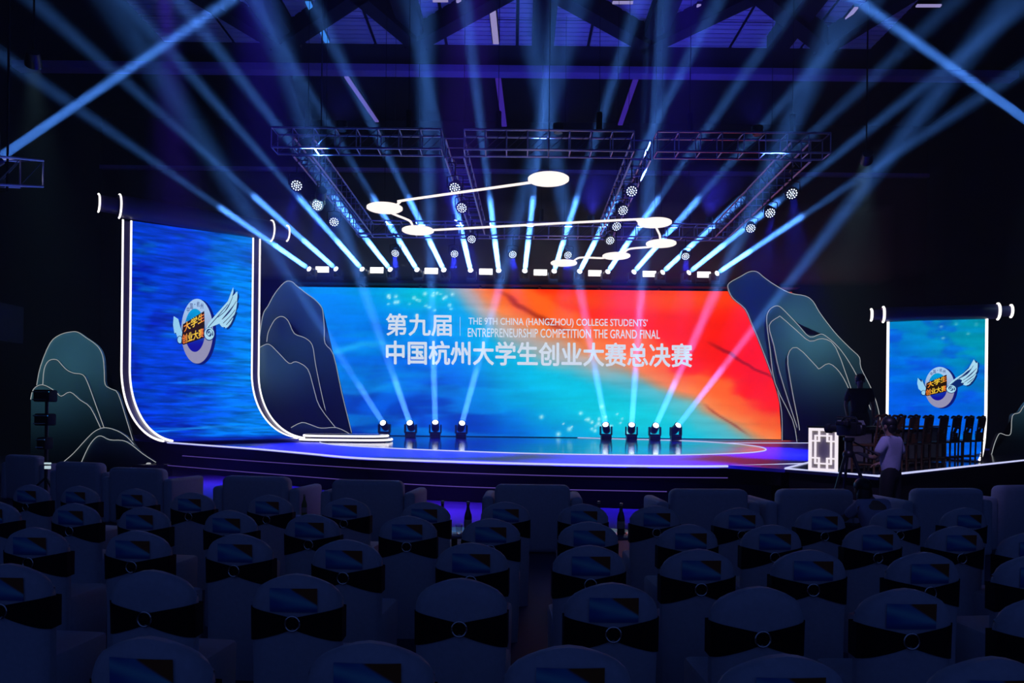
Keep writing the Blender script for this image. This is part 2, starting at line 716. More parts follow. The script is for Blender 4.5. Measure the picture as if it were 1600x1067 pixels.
def gauss(x, y, cx, cy, sx, sy):
    return math.exp(-(((x - cx) / sx) ** 2 + ((y - cy) / sy) ** 2))
SPK = [(random.uniform(600, 722), random.gauss(466, 10), random.uniform(.6, 1.5)) for _ in range(26)] + \
      [(random.gauss(925, 40), random.gauss(659, 12), random.uniform(.6, 1.6)) for _ in range(26)]
def led_color(x, y):
    n = fbm(x * .012, y * .02, 3.1)
    n2 = fbm(x * .006, y * .05, 7.7)
    d = (bnd(x) - y) * .80 + n * 7 + fbm(x * .03, y * .03, 1.0) * 3
    # blue water field
    t = sel(y, 450, 690)
    c = mixc((0, 132, 238), (0, 82, 214), t)
    c = mixc(c, (0, 62, 180), sel(n2 * .6 + n * .6, .0, .55) * (.35 + .65 * gauss(x, y, 640, 600, 200, 90)))
    c = mixc(c, (0, 34, 150), .85 * gauss(x, y, 585, 655, 95, 50) * sel(n, -.4, .25))
    c = mixc(c, (0, 52, 170), .75 * gauss(x, y, 740, 650, 70, 45) * sel(n, -.35, .3))
    c = mixc(c, (0, 165, 240), .45 * sel(n2, .05, .5))
    wave = math.exp(-((y - (552 - 14 * math.sin((x - 520) * .02) + n * 10)) / 5) ** 2) * sel(x, 700, 560)
    c = mixc(c, (40, 185, 245), .6 * wave)
    wv = math.exp(-((y - (610 - (x - 530) * .05 + n * 12)) / 6) ** 2) * sel(x, 690, 560)
    c = mixc(c, (20, 160, 240), .5 * wv)
    c = mixc(c, (0, 188, 222), sel(d, -150, -35) * (.4 + .6 * sel(x, 660, 880)))
    c = mixc(c, (15, 205, 215), .8 * gauss(x, y, 1010, 650, 130, 40))
    c = mixc(c, (0, 195, 205), .7 * gauss(x, y, 660, 462, 70, 22))
    # shore of sand, then orange, then red
    low = sel(x, 900, 1010)
    c = mixc(c, (196, 168, 160), sel(d, -30, 8) * (.9 - .5 * low))
    c = mixc(c, (245, 128, 62), sel(d, 4, 30))
    c = mixc(c, (252, 96, 26), sel(d, 24, 50))
    red = sel(d + n * 26, 50, 84)
    c = mixc(c, (254, 36, 0), red)
    c = mixc(c, (250, 92, 22), .75 * red * gauss(x, y, 1080, 468, 130, 20) + .6 * red * gauss(x, y, 880, 470, 60, 16))
    c = mixc(c, (255, 20, 0), red * gauss(x, y, 1190, 560, 110, 90))
    v1 = math.exp(-((y - (460 + (x - 785) * .62 + n * 9)) / 4.2) ** 2) * sel(x, 770, 800) * sel(x, 930, 850)
    v2 = math.exp(-((y - (540 + (x - 1110) * .48 + n * 8)) / 2.6) ** 2) * sel(x, 1095, 1130)
    v3 = math.exp(-((y - (640 + (x - 1110) * .7 + n * 5)) / 1.8) ** 2) * sel(x, 1095, 1115) * sel(x, 1180, 1150)
    c = mixc(c, (120, 8, 6), min(.8, .55 * v1 + .75 * v2 + .6 * v3))
    for sx, sy, sr in SPK:
        if abs(sx - x) < 6 and abs(sy - y) < 6:
            c = mixc(c, (190, 245, 250), .9 * math.exp(-((x - sx) ** 2 + (y - sy) ** 2) / (2.2 * sr) ** 2))
    return lin(*[min(255, max(0, q)) for q in c])
led = thing('led_screen', 'huge LED wall with blue water meeting a red shore and white event title', 'screen', (0, LD, 0))
bm = NB()
nx, nz = 300, 100
grid = [[bm.verts.new((lx0 + (lx1 - lx0) * i / nx, 0, lz0 + (lz1 - lz0) * j / nz)) for i in range(nx + 1)] for j in range(nz + 1)]
cols = []
for j in range(nz + 1):
    for i in range(nx + 1):
        cols.append(led_color(*to_px(grid[j][i].co + Vector((0, LD, 0)))))
for j in range(nz):
    for i in range(nx):
        bm.faces.new((grid[j][i], grid[j][i + 1], grid[j + 1][i + 1], grid[j + 1][i]))
o = obj('display', bm, M['screen'], led, norm=False)
set_col(o.data, cols)
bm = NB()
box(bm, ((lx0 + lx1) / 2, .16, (lz0 + lz1) / 2), (lx1 - lx0, .3, lz1 - lz0))
obj('cabinet_back', bm, M['black'], led)
bm = NB()
box(bm, ((lx0 + lx1) / 2, .3, SZ / 2 + .43), (lx1 - lx0, .25, .06))
obj('support_base', bm, M['black'], led)


def text_mesh(body, spread=0.0, res=3, bold=0.0):
    cu = bpy.data.curves.new('lettering', 'FONT')
    cu.body = body
    cu.size = 1
    cu.offset = bold
    cu.resolution_u = res
    ob = bpy.data.objects.new('lettering', cu)
    COL.objects.link(ob)
    dg = bpy.context.evaluated_depsgraph_get()
    me = bpy.data.meshes.new_from_object(ob.evaluated_get(dg))
    bpy.data.objects.remove(ob)
    if spread:
        # heavier strokes: the same glyphs laid again a hair's breadth to each side
        bm = NB()
        for dx, dy in ((0, 0), (spread, 0), (-spread, 0), (0, spread), (0, -spread), (spread * .7, spread * .7), (-spread * .7, -spread * .7), (spread * .7, -spread * .7), (-spread * .7, spread * .7)):
            k_ = len(bm.verts)
            bm.from_mesh(me)
            bm.verts.ensure_lookup_table()
            for v in bm.verts[k_:]:
                v.co.x += dx
                v.co.y += dy
        bm.to_mesh(me)
        bm.free()
    return me


def text_on(body, x0, y0, x1, y1, P, N, m, parent, bold=.02, lift=.012, quad=None, name='lettering', thick=0.0, origin=None):
    """lettering laid on the plane (P, N) so that it fills the given patch"""
    me = text_mesh(body, bold)
    xs = [v.co.x for v in me.vertices]
    ys = [v.co.y for v in me.vertices]
    a, b, c, d = min(xs), max(xs), min(ys), max(ys)
    org = origin if origin is not None else Vector((0, 0, 0))
    for v in me.vertices:
        s, t = (v.co.x - a) / (b - a), (v.co.y - c) / (d - c)
        if quad:
            tl, tr, br, bl = [Vector(q) for q in quad]
            p = (bl * (1 - s) + br * s) * (1 - t) + (tl * (1 - s) + tr * s) * t
            x, y = p.x, p.y
        else:
            x, y = x0 + (x1 - x0) * s, y1 + (y0 - y1) * t
            y += ROLL * 1.0 * (x - (x0 + x1) / 2)
        v.co = onplane(x, y, P, N) + N * lift - org
    me.materials.clear()
    me.materials.append(m)
    return link(name, me, parent)


LO = Vector((0, LD, 0))
text_on('第九届', 603, 490, 706, 525, LP, LN, M['text'], led, .020, origin=LO)
text_on('中国杭州大学生创业大赛总决赛', 603, 534, 1082, 572, LP, LN, M['text'], led, .024, origin=LO)
text_on("THE 9TH CHINA (HANGZHOU) COLLEGE STUDENTS’", 732, 497.5, 1012, 512, LP, LN, M['text'], led, .008, origin=LO)
text_on('ENTREPRENEURSHIP COMPETITION THE GRAND FINAL', 731, 514, 1031, 528, LP, LN, M['text'], led, .008, origin=LO)
bm = NB()
bar(bm, onplane(719, 495, LP, LN) + LN * .012 - LO, onplane(719, 525, LP, LN) + LN * .012 - LO, .025, .01)
obj('divider', bm, M['text'], led)

# ------------------------------------------------------------------ scroll-shaped LED screens
def scroll_color_left(s, t, px, py):
    n = fbm(s * 2.2, t * 9, 2.2)
    n2 = fbm(s * 3.2 + t * 1.5, t * 46, 5.0, 3)
    n3 = fbm(s * 1.2, t * 3.2, 9.0)
    c = mixc((0, 62, 214), (0, 122, 240), sel(s + n3 * .5, .15, .95))
    c = mixc(c, (4, 22, 178), .9 * sel(n * .55 + n2 * .35 - s * .25, -.05, .3))
    c = mixc(c, (0, 150, 243), .6 * sel(n2 * .6 + n * .3 + s * .3, .15, .6))
    crest = math.exp(-((t - (.80 - .06 * math.sin(s * 3.0) + n * .012)) / .014) ** 2)
    c = mixc(c, (30, 150, 250), .75 * crest)
    c = mixc(c, (6, 20, 160), .75 * sel(t, .84, .95))
    return lin(*[max(0, q) for q in c])
def scroll_color_right(s, t, px, py):
    n = fbm(s * 2.2, t * 5, 12.2)
    n2 = fbm(s * 2.0, t * 18, 15.0, 3)
    c = mixc((0, 142, 205), (0, 96, 232), sel(t - s * .35, -.15, .45))
    c = mixc(c, (0, 160, 180), .8 * gauss(s, t, 1.0, .1, .5, .3))
    c = mixc(c, (10, 70, 225), .6 * sel(n + n2 * .4, .05, .5))
    c = mixc(c, (0, 150, 235), .4 * sel(n2, .1, .5))
    for sx, sy in ((.55, .05), (.7, .03), (.57, .13), (.82, .1), (.9, .04)):
        c = mixc(c, (150, 225, 230), .8 * gauss(s, t, sx, sy, .018, .006))
    return lin(*[max(0, q) for q in c])


def scroll(label, rollL, rollR, zr, topL, topR, zs, baseL, baseR, bend, roll_r, color, strips, rim_r, led_m='screen2', lift=.12):
    """zr roll axis height; paper hangs from topL/topR (image points on the roll line), curls out to baseL/baseR"""
    A, B = atz(rollL[0], rollL[1], zr), atz(rollR[0], rollR[1], zr)
    u = (B - A).normalized()
    nrm = Vector((u.y, -u.x, 0))
    if nrm.y > 0:
        nrm = -nrm
    TL, TR = toward(topL[0], topL[1], A, u), toward(topR[0], topR[1], A, u)
    BL, BR = atz(baseL[0], baseL[1], SZ + lift), atz(baseR[0], baseR[1], SZ + lift)
    root = thing('scroll_screen', label, 'screen')
    def edge(T, Bp, n=30):
        pts = []
        zb = Bp.z + (T.z - Bp.z) * bend
        flat = Vector((T.x, T.y, 0))
        fb = Vector((Bp.x, Bp.y, 0))
        for i in range(13):
            pts.append(Vector((T.x, T.y, T.z + (zb - T.z) * i / 13)))
        for i in range(n + 1):
            a = PI / 2 * i / n
            h = 1 - math.cos(a)
            p = flat + (fb - flat) * h
            pts.append(Vector((p.x, p.y, zb - (zb - Bp.z) * math.sin(a))))
        return pts
    EL, ER = edge(TL, BL), edge(TR, BR)
    nr = len(EL)
    # finer rows
    def dens(E):
        out = []
        for a, b in zip(E, E[1:]):
            out += [a + (b - a) * q / 4 for q in range(4)]
        return out + [E[-1]]
    EL2, ER2 = dens(EL), dens(ER)
    lens_ = [0]
    for a, b in zip(EL2, EL2[1:]):
        lens_.append(lens_[-1] + (b - a).length)
    w = (TR - TL).length
    i0, i1 = strips
    bm = NB()
    nx_ = 90
    cols = []
    rows = []
    for a, b, l in zip(EL2, ER2, lens_):
        row = []
        for i in range(nx_ + 1):
            s = i / nx_
            q = i0 + (i1 - i0) * s
            p = a + (b - a) * q
            row.append(bm.verts.new(p))
            cols.append(color(s, l / lens_[-1], 0, 0))
        rows.append(row)
    for r0, r1 in zip(rows, rows[1:]):
        for i in range(nx_):
            bm.faces.new((r1[i], r1[i + 1], r0[i + 1], r0[i]))
    o = obj('display', bm, M[led_m], root, smooth=True, norm=False)
    set_col(o.data, cols)
    # carrier board behind
    bm = NB()
    ca = [a - nrm * .09 - Vector((0, 0, .03)) for a in EL]
    cb = [b - nrm * .09 - Vector((0, 0, .03)) for b in ER]
    f1 = [bm.verts.new(a - (nrm * -.07)) for a in ca]
    f2 = [bm.verts.new(b - (nrm * -.07)) for b in cb]
    g1 = [bm.verts.new(a - nrm * .06) for a in ca]
    g2 = [bm.verts.new(b - nrm * .06) for b in cb]
    for i in range(nr - 1):
        bm.faces.new((f1[i], f2[i], f2[i + 1], f1[i + 1]))
        bm.faces.new((g1[i + 1], g2[i + 1], g2[i], g1[i]))
        bm.faces.new((f1[i + 1], g1[i + 1], g1[i], f1[i]))
        bm.faces.new((f2[i], g2[i], g2[i + 1], f2[i + 1]))
    bm.faces.new((f1[0], g1[0], g2[0], f2[0]))
    bm.faces.new((f1[-1], f2[-1], g2[-1], g1[-1]))
    obj('carrier_board', bm, M['rim'], root)
    for q in {0.0, 1.0, i0, i1}:
        bm = NB()
        tube(bm, [a + (b - a) * q + nrm * .02 for a, b in zip(EL2, ER2)], .029, 6)
        obj('edge_light', bm, M['strip'], root)
    # roll on top with stepped ends and glowing rings
    L = (B - A).length
    bm = NB()
    tube(bm, [A, B], roll_r, 28)
    obj('roll', bm, M['rim'], root, True)
    for P_, d in ((A, -u), (B, u)):
        bm = NB()
        tube(bm, [P_ + d * .0, P_ + d * rim_r], roll_r * .72, 24)
        obj('roll_end', bm, M['rim'], root, True)
        for off, rr in ((-.04, roll_r * 1.04), (rim_r, roll_r * .78)):
            bm = NB()
            tube(bm, [P_ + d * off + (nrm * math.cos(a) + Vector((0, 0, 1)) * math.sin(a)) * rr for a in [PI * (j / 24 - .5) * 1.02 for j in range(25)]], .03, 6)
            obj('ring_light', bm, M['strip'], root)
    return root, A, u, nrm


def ell(cx, cy, rx, ry, n=40, a0=0, a1=2 * PI):
    return [(cx + rx * math.cos(a0 + (a1 - a0) * i / n), cy + ry * math.sin(a0 + (a1 - a0) * i / n)) for i in range(n)]


def emblem(root, P, N, f):
    """round winged emblem shown on a scroll screen; f maps drawing units to photograph columns and rows"""
    def flat(name, polys, parent, lift, m=M['ink']):
        bm = NB()
        cols = []
        for pts, colf in polys:
            vs = []
            for q in pts:
                x, y = f(*q)
                vs.append(bm.verts.new(onplane(x, y, P, N) + N * lift))
                cols.append(lin(*(colf(*q) if callable(colf) else colf)))
            fc = bm.faces.new(vs)
            bmesh.ops.triangulate(bm, faces=[fc], ngon_method='EAR_CLIP')
        o = obj(name, bm, m, parent, norm=False)
        set_col(o.data, cols)
        return o
    def ringpoly(cx, cy, rx, ry, cx2, cy2, rx2, ry2, colf):
        a = ell(cx, cy, rx, ry, 48)
        b = ell(cx2, cy2, rx2, ry2, 48)
        return [([a[i], a[(i + 1) % 48], b[(i + 1) % 48], b[i]], colf) for i in range(48)]
    ringc = lambda x, y: mixc((168, 205, 245), (150, 148, 182), sel(y, 330, 720))
    e = flat('emblem', [(ell(488, 588, 150, 302), (10, 22, 118))], root, .02)
    e['label'] = 'round winged event emblem with gold lettering'
    flat('ring', ringpoly(460, 578, 148, 300, 440, 570, 95, 200, ringc), e, .026)
    flat('disc', [(ell(440, 570, 95, 200), lambda x, y: mixc((0, 160, 225), (16, 18, 160), sel(y, 400, 720)))], e, .026)
    pale, dark = (172, 222, 246), (10, 40, 110)
    wr = [(535, 600), (540, 560), (565, 505), (620, 440), (690, 375), (745, 300), (795, 168), (796, 215), (776, 285), (832, 208), (834, 255),
          (806, 330), (832, 305), (826, 345), (803, 392), (820, 385), (806, 425), (780, 455), (796, 455), (780, 490), (755, 505), (768, 512), (745, 540),
          (718, 552), (722, 530), (690, 540), (700, 512), (668, 512), (690, 480), (655, 455), (620, 470), (585, 510), (560, 560), (552, 610)]
    sh = [(x + 16, y + 14) for x, y in wr]
    wl = [(335, 640), (325, 590), (305, 540), (285, 465), (280, 540), (262, 500), (243, 438), (237, 520), (250, 600), (262, 590), (280, 640), (300, 625), (310, 650)]
    flat('wing_shadow', [(sh, dark)], e, .028)
    flat('wing', [(wr, pale)], e, .032)
    flat('wing_shadow', [([(x + 8, y + 8) for x, y in wl], dark)], e, .028)
    flat('wing', [(wl, (150, 210, 245))], e, .032)
    lines = [((560, 545), (640, 455), (745, 330)), ((650, 450), (735, 375), (790, 260)), ((690, 470), (760, 400), (822, 300)), ((700, 505), (765, 440), (812, 380)), ((730, 520), (775, 470), (795, 440))]
    pol = []
    for ln in lines:
        pts = smooth_path([Vector((a, b, 0)) for a, b in ln], 5)
        w = 2.4
        pol.append(([(p.x - w * .6, p.y - w) for p in pts] + [(p.x + w * .6, p.y + w) for p in reversed(pts)], dark))
    flat('feather_lines', pol, e, .036)
    pol = [(ell(572, 605, 50, 62), dark), (ell(572, 602, 46, 56), pale)]
    sp = []
    for i in range(26):
        a = i / 25 * 3.6 * PI
        r = 1 - i / 28
        sp.append((572 + 34 * r * math.cos(-a + .5), 598 + 44 * r * math.sin(-a + .5)))
    w = 5
    pol += [([(sp[i][0] - w, sp[i][1] - w), (sp[i][0] + w, sp[i][1] + w), (sp[i + 1][0] + w, sp[i + 1][1] + w), (sp[i + 1][0] - w, sp[i + 1][1] - w)], dark) for i in range(25)]
    flat('curl', [pol[0]], e, .036)
    flat('curl', [pol[1]], e, .040)
    flat('curl', pol[2:], e, .044)
    flat('curl', [(ell(300, 660, 28, 40), dark)], e, .036)
    flat('curl', [(ell(300, 658, 22, 32), (150, 210, 245))], e, .040)
    flat('lettering_back', [([(328, 515), (525, 392), (528, 505), (522, 640), (330, 706), (312, 690)], (38, 20, 6))], e, .048)
    gold = lambda x, y: mixc(mixc((246, 120, 40), (248, 205, 60), sel(x, 325, 400)), (240, 96, 50), sel(x, 470, 525))
    def gtext(body, quad):
        me = text_mesh(body, .022)
        xs = [v.co.x for v in me.vertices]; ys = [v.co.y for v in me.vertices]
        a, b, c, d = min(xs), max(xs), min(ys), max(ys)
        cols = []
        tl, tr, br, bl = [Vector(q) for q in quad]
        for v in me.vertices:
            s, t = (v.co.x - a) / (b - a), (v.co.y - c) / (d - c)
            p = (bl * (1 - s) + br * s) * (1 - t) + (tl * (1 - s) + tr * s) * t
            x, y = f(p.x, p.y)
            cols.append(lin(*gold(p.x, p.y)))
            v.co = onplane(x, y, P, N) + N * .054
        me.materials.clear()
        me.materials.append(M['ink'])
        set_col(me, cols)
        link('lettering', me, e)
    gtext('大学生', [(332, 505), (526, 398), (526, 485), (338, 590)])
    gtext('创业大赛', [(318, 612), (520, 545), (520, 632), (322, 698)])
    navy = glow('emblem_navy', lin(30, 50, 130), 1.0)
    for ch, cx, cy in (('中', 377, 380), ('国', 407, 348), ('·', 438, 330), ('杭', 470, 328), ('州', 503, 346)):
        w, h = (13, 26) if ch != '·' else (4, 6)
        c = [f(cx - w, cy - h), f(cx + w, cy - h), f(cx + w, cy + h), f(cx - w, cy + h)]
        text_on(ch, 0, 0, 0, 0, P, N, navy, e, .01, .034, quad=[tuple(q) for q in c])


scL, A_, u_, n_ = scroll('tall curling scroll screen of rippling blue water, beside the left mountain boards', (184, 322), (425, 361), EYE + 6.5,
                         (192, 343), (406, 373), 0, (255, 689), (475, 684), .31, .36, scroll_color_left, (.055, .945), .55)
emblem(scL, A_, n_, lambda x, y: (230 + x / 5.93, 420 + y / 5.93))
scR, A_, u_, n_ = scroll('small scroll screen of blue water on the right, behind the row of wooden chairs', (1377, 491.5), (1562, 486.5), 4.2,
                         (1387.5, 503), (1541.5, 497), 0, (1384, 709), (1530, 718), .36, .17, scroll_color_right, (.0, 1.0), .22, 'screen3', .07)
emblem(scR, A_, n_, lambda x, y: (1467.9 + (x - 460) * 23.4 / 148, 605.2 + (y - 578) * 31.9 / 300))

# ------------------------------------------------------------------ mountain-shaped scenery boards
def mountain(label, layers, base_z, D0, step=.32, yaw=0.0, hot=None):
    root = thing('mountain_board', label, 'stage scenery')
    u = Vector((math.cos(yaw), math.sin(yaw), 0))
    nrm = Vector((u.y, -u.x, 0))
    P0 = at(sum(p[0] for p in layers[0]) / len(layers[0]), HZ, D0)
    for k_, pts in enumerate(layers):
        P = P0 + nrm * step * k_
        w = [onplane(x, y, P, nrm) for x, y in pts]
        w = smooth_path(w, 3)
        poly_ = [Vector((w[0].x, w[0].y, base_z))] if w[0].z > base_z + .05 else []
        poly_ += [p for p in w]
        if w[-1].z > base_z + .05:
            poly_.append(Vector((w[-1].x, w[-1].y, base_z)))
        for p in poly_:
            p.z = max(p.z, base_z)
        bm = NB()
        a = [bm.verts.new(p) for p in poly_]
        b = [bm.verts.new(p - nrm * .1) for p in poly_]
        n = len(a)
        ff = bm.faces.new(a)
        bm.faces.new(b[::-1])
        for i in range(n):
            bm.faces.new((a[i], b[i], b[(i + 1) % n], a[(i + 1) % n]))
        bmesh.ops.triangulate(bm, faces=bm.faces[:], ngon_method='EAR_CLIP')
        # finer front so the colour fade reads
        for _ in range(2):
            es = [e for e in bm.edges if e.calc_length() > .5]
            if es:
                bmesh.ops.subdivide_edges(bm, edges=es, cuts=1)
                bmesh.ops.triangulate(bm, faces=bm.faces[:])
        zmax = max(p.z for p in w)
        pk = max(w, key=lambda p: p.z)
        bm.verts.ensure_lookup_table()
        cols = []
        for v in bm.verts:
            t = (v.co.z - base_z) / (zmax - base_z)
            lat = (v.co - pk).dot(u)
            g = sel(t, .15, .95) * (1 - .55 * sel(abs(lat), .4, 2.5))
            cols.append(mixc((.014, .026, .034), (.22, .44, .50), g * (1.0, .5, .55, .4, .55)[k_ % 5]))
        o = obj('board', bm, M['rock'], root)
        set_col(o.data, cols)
        bm = NB()
        tube(bm, [p + nrm * .02 for p in w], .0095 * D0 / 22, 5)
        obj('outline_light', bm, M['tube'], o)
    return root


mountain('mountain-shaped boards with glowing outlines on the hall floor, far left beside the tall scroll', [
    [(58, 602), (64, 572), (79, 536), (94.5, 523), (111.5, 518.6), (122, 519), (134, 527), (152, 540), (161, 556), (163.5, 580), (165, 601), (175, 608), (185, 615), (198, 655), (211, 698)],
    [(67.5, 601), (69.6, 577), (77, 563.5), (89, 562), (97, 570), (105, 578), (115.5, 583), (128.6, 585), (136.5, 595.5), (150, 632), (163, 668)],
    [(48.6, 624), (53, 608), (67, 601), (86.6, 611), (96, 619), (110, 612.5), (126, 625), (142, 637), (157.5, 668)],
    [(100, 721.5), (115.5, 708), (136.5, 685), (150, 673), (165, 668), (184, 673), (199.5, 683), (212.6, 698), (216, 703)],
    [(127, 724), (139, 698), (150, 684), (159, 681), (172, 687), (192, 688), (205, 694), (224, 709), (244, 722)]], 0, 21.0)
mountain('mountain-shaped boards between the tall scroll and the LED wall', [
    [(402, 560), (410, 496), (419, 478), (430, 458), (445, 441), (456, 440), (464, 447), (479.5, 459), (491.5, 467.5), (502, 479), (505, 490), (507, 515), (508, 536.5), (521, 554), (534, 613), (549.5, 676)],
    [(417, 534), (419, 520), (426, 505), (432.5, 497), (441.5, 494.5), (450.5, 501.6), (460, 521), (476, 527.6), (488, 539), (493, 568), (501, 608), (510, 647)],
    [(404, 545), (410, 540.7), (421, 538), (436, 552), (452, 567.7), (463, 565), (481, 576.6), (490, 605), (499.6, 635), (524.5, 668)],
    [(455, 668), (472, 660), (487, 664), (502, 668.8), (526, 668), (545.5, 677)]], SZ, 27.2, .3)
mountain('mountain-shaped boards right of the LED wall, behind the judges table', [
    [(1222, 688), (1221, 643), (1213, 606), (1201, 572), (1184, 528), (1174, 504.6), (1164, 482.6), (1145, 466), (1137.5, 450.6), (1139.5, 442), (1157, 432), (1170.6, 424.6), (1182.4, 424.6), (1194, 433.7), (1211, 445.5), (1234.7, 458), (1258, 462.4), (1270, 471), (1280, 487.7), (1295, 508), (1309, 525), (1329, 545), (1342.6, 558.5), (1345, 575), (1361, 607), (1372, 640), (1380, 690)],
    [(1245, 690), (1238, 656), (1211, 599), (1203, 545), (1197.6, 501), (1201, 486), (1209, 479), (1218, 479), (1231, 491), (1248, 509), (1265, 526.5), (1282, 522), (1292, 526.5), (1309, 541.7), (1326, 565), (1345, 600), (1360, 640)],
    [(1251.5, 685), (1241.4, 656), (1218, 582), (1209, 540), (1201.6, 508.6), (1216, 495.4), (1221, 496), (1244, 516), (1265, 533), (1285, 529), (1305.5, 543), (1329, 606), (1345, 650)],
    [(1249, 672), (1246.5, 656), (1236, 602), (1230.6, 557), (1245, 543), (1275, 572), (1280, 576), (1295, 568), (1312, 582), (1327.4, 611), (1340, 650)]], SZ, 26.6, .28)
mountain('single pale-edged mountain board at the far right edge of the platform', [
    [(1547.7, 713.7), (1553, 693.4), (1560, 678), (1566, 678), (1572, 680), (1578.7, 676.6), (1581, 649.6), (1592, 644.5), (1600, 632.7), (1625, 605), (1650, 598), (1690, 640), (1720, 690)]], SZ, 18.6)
# the boards are brightened by wash lamps added further down
# low stepped plinth with lit rims in front of the middle boards
p0, p1 = atz(476, 683, SZ + .12), atz(606, 684, SZ + .12)
plinth = thing('stepped_plinth', 'low two-step round-edged plinth with white lit rims at the foot of the tall scroll', 'plinth')
cx, cy = (p0.x + p1.x) / 2, (p0.y + p1.y) / 2
hw = (p1.x - p0.x) / 2
for zz, grow, nm in ((0, 0.12, 'lower_step'), (.11, 0, 'upper_step')):
    pts = [Vector((cx + (hw + grow) * math.copysign(abs(math.cos(a)) ** .5, math.cos(a)), cy + .75 * math.copysign(abs(math.sin(a)) ** .8, math.sin(a)) * (1 + grow), SZ + .002 + zz)) for a in [2 * PI * i / 48 for i in range(48)]]
    bm = NB()
    prism(bm, pts, (0, 0, .10))
    o = obj(nm, bm, M['blackgloss'], plinth)
    bm = NB()
    tube(bm, [p + Vector((0, 0, .07)) for p in pts], .035, 6, True)
    obj('rim_light', bm, M['strip'], o)

# ------------------------------------------------------------------ truss grid
def truss(label, p, q, w=.45, bay=.5, group='box trusses of the stage grid', hoists=()):
    p, q = Vector(p), Vector(q)
    L = (q - p).length
    d = (q - p).normalized()
    x = Vector((d.y, -d.x, 0))
    root = thing('box_truss', label, 'truss', p, 0, group)
    up = Vector((0, 0, 1))
    crn = [(x * sx * w / 2 + up * (0 if sz < 0 else w)) for sx, sz in ((-1, -1), (1, -1), (1, 1), (-1, 1))]
    for c in crn:
        bm = NB()
        tube(bm, [c, c + d * L], .025, 6)
        obj('chord', bm, M['alu'], root)
    n = max(2, round(L / bay))
    rung = None
    vert = None
    diag = None
    for i in range(n + 1):
        t = d * (L * i / n)
        for a, b, kind in ((0, 1, 'h'), (3, 2, 'h'), (0, 3, 'v'), (1, 2, 'v')):
            if kind == 'h':
                if rung is None:
                    bm = NB(); tube(bm, [crn[0], crn[1]], .015, 5); o = obj('rung', bm, M['alu'], root); rung = o.data
                    continue
                o = link('rung', rung, root)
                o.location = t + crn[a] - crn[0]
            else:
                if vert is None:
                    bm = NB(); tube(bm, [crn[0], crn[3]], .015, 5); o = obj('upright', bm, M['alu'], root); vert = o.data
                    continue
                o = link('upright', vert, root)
                o.location = t + crn[a] - crn[0]
        if i < n:
            s = d * (L / n)
            for c in (0, 1):
                if diag is None:
                    bm = NB(); tube(bm, [crn[0], crn[3] + s], .009, 5); o = obj('brace', bm, M['alu2'], root); diag = o.data
                    continue
                o = link('brace', diag, root)
                o.location = t + crn[c] - crn[0]
    for h in hoists:
        bm = NB()
        b = d * (L * h) + up * w
        tube(bm, [b, b + up * (CZ - .03 - p.z - w)], .006, 4)
        tube(bm, [b + up * .1, b + up * .5], .07, 8)
        obj('hoist', bm, M['black'], root)
    return root


TZ = EYE + 6.0
FY, RY = 17.0, 24.9
xw = lambda px, D: (px - 800) / F * D
fx = [(-5.55, -1.68), (-1.16, 2.72), (3.25, 7.2)]
for (a, b), nm in zip(fx, ('left', 'middle', 'right')):
    truss('front cross truss of the hanging grid, %s section' % nm, (a, FY, TZ), (b, FY, TZ), hoists=(.2, .8))
truss('rear cross truss of the hanging grid, above the row of beam lamps', (-5.3, RY, TZ - .05), (7.15, RY, TZ - .05), hoists=(.1, .5, .9))
tx = {'outer left': (-5.0, -5.0), 'inner left': (-1.42, -1.2), 'inner right': (2.98, 3.1), 'outer right': (6.75, 6.95)}
for nm, (a, b) in tx.items():
    truss('fore-and-aft truss of the hanging grid, %s of four' % nm, (a, FY + .35, TZ), (b, RY - .35, TZ - .05), bay=.6, hoists=(.3,))
tl = at(-60, 262, 13.0)
truss('short truss piece hanging at the far left edge', at(-70, 250, 12.5) + Vector((0, 0, -.4)), at(49, 280, 14.2) + Vector((0, 0, -.15)), w=.5, bay=.7, hoists=(.5,))


# ------------------------------------------------------------------ PAR lamps under the trusses
def par_proto(label):
    t = thing('par_light', label, 'stage light', (0, 0, 0), 0, 'LED par lamps on the truss grid')
    d = Vector((0, -.78, -.62)).normalized()
    bm = NB()
    lathe(bm, [(0, -.30), (.09, -.28), (.12, -.2), (.15, -.02), (.165, .0), (.165, .03), (.15, .03)], 18, axis=d)
    obj('can', bm, M['casing'], t, True)
    bm = NB()
    x, y, _ = frame_of(d)
    for rr, n in ((0, 1), (.055, 6), (.112, 12)):
        for j in range(n):
            c = d * .036 + (x * math.cos(2 * PI * j / n + .2) + y * math.sin(2 * PI * j / n + .2)) * rr
            lathe(bm, [(.0165, 0), (.014, .010), (0, .012)], 6, o=c, axis=d)
    obj('diodes', bm, M['dot'], t)
    bm = NB()
    tube(bm, [Vector((-.19, 0, 0)), Vector((-.19, 0, .26)), Vector((0, 0, .3)), Vector((.19, 0, .26)), Vector((.19, 0, 0))], .014, 6)
    obj('yoke', bm, M['casing'], t)
    bm = NB()
    tube(bm, [(0, 0, .3), (0, 0, .62)], .02, 6)
    box(bm, (0, 0, .6), (.07, .09, .08), .01, 1)
    tube(bm, [(-.27, 0, .60), (.27, 0, .60)], .014, 5)
    tube(bm, [(0, -.27, .60), (0, .27, .60)], .014, 5)
    obj('clamp', bm, M['casing'], t)
    return t


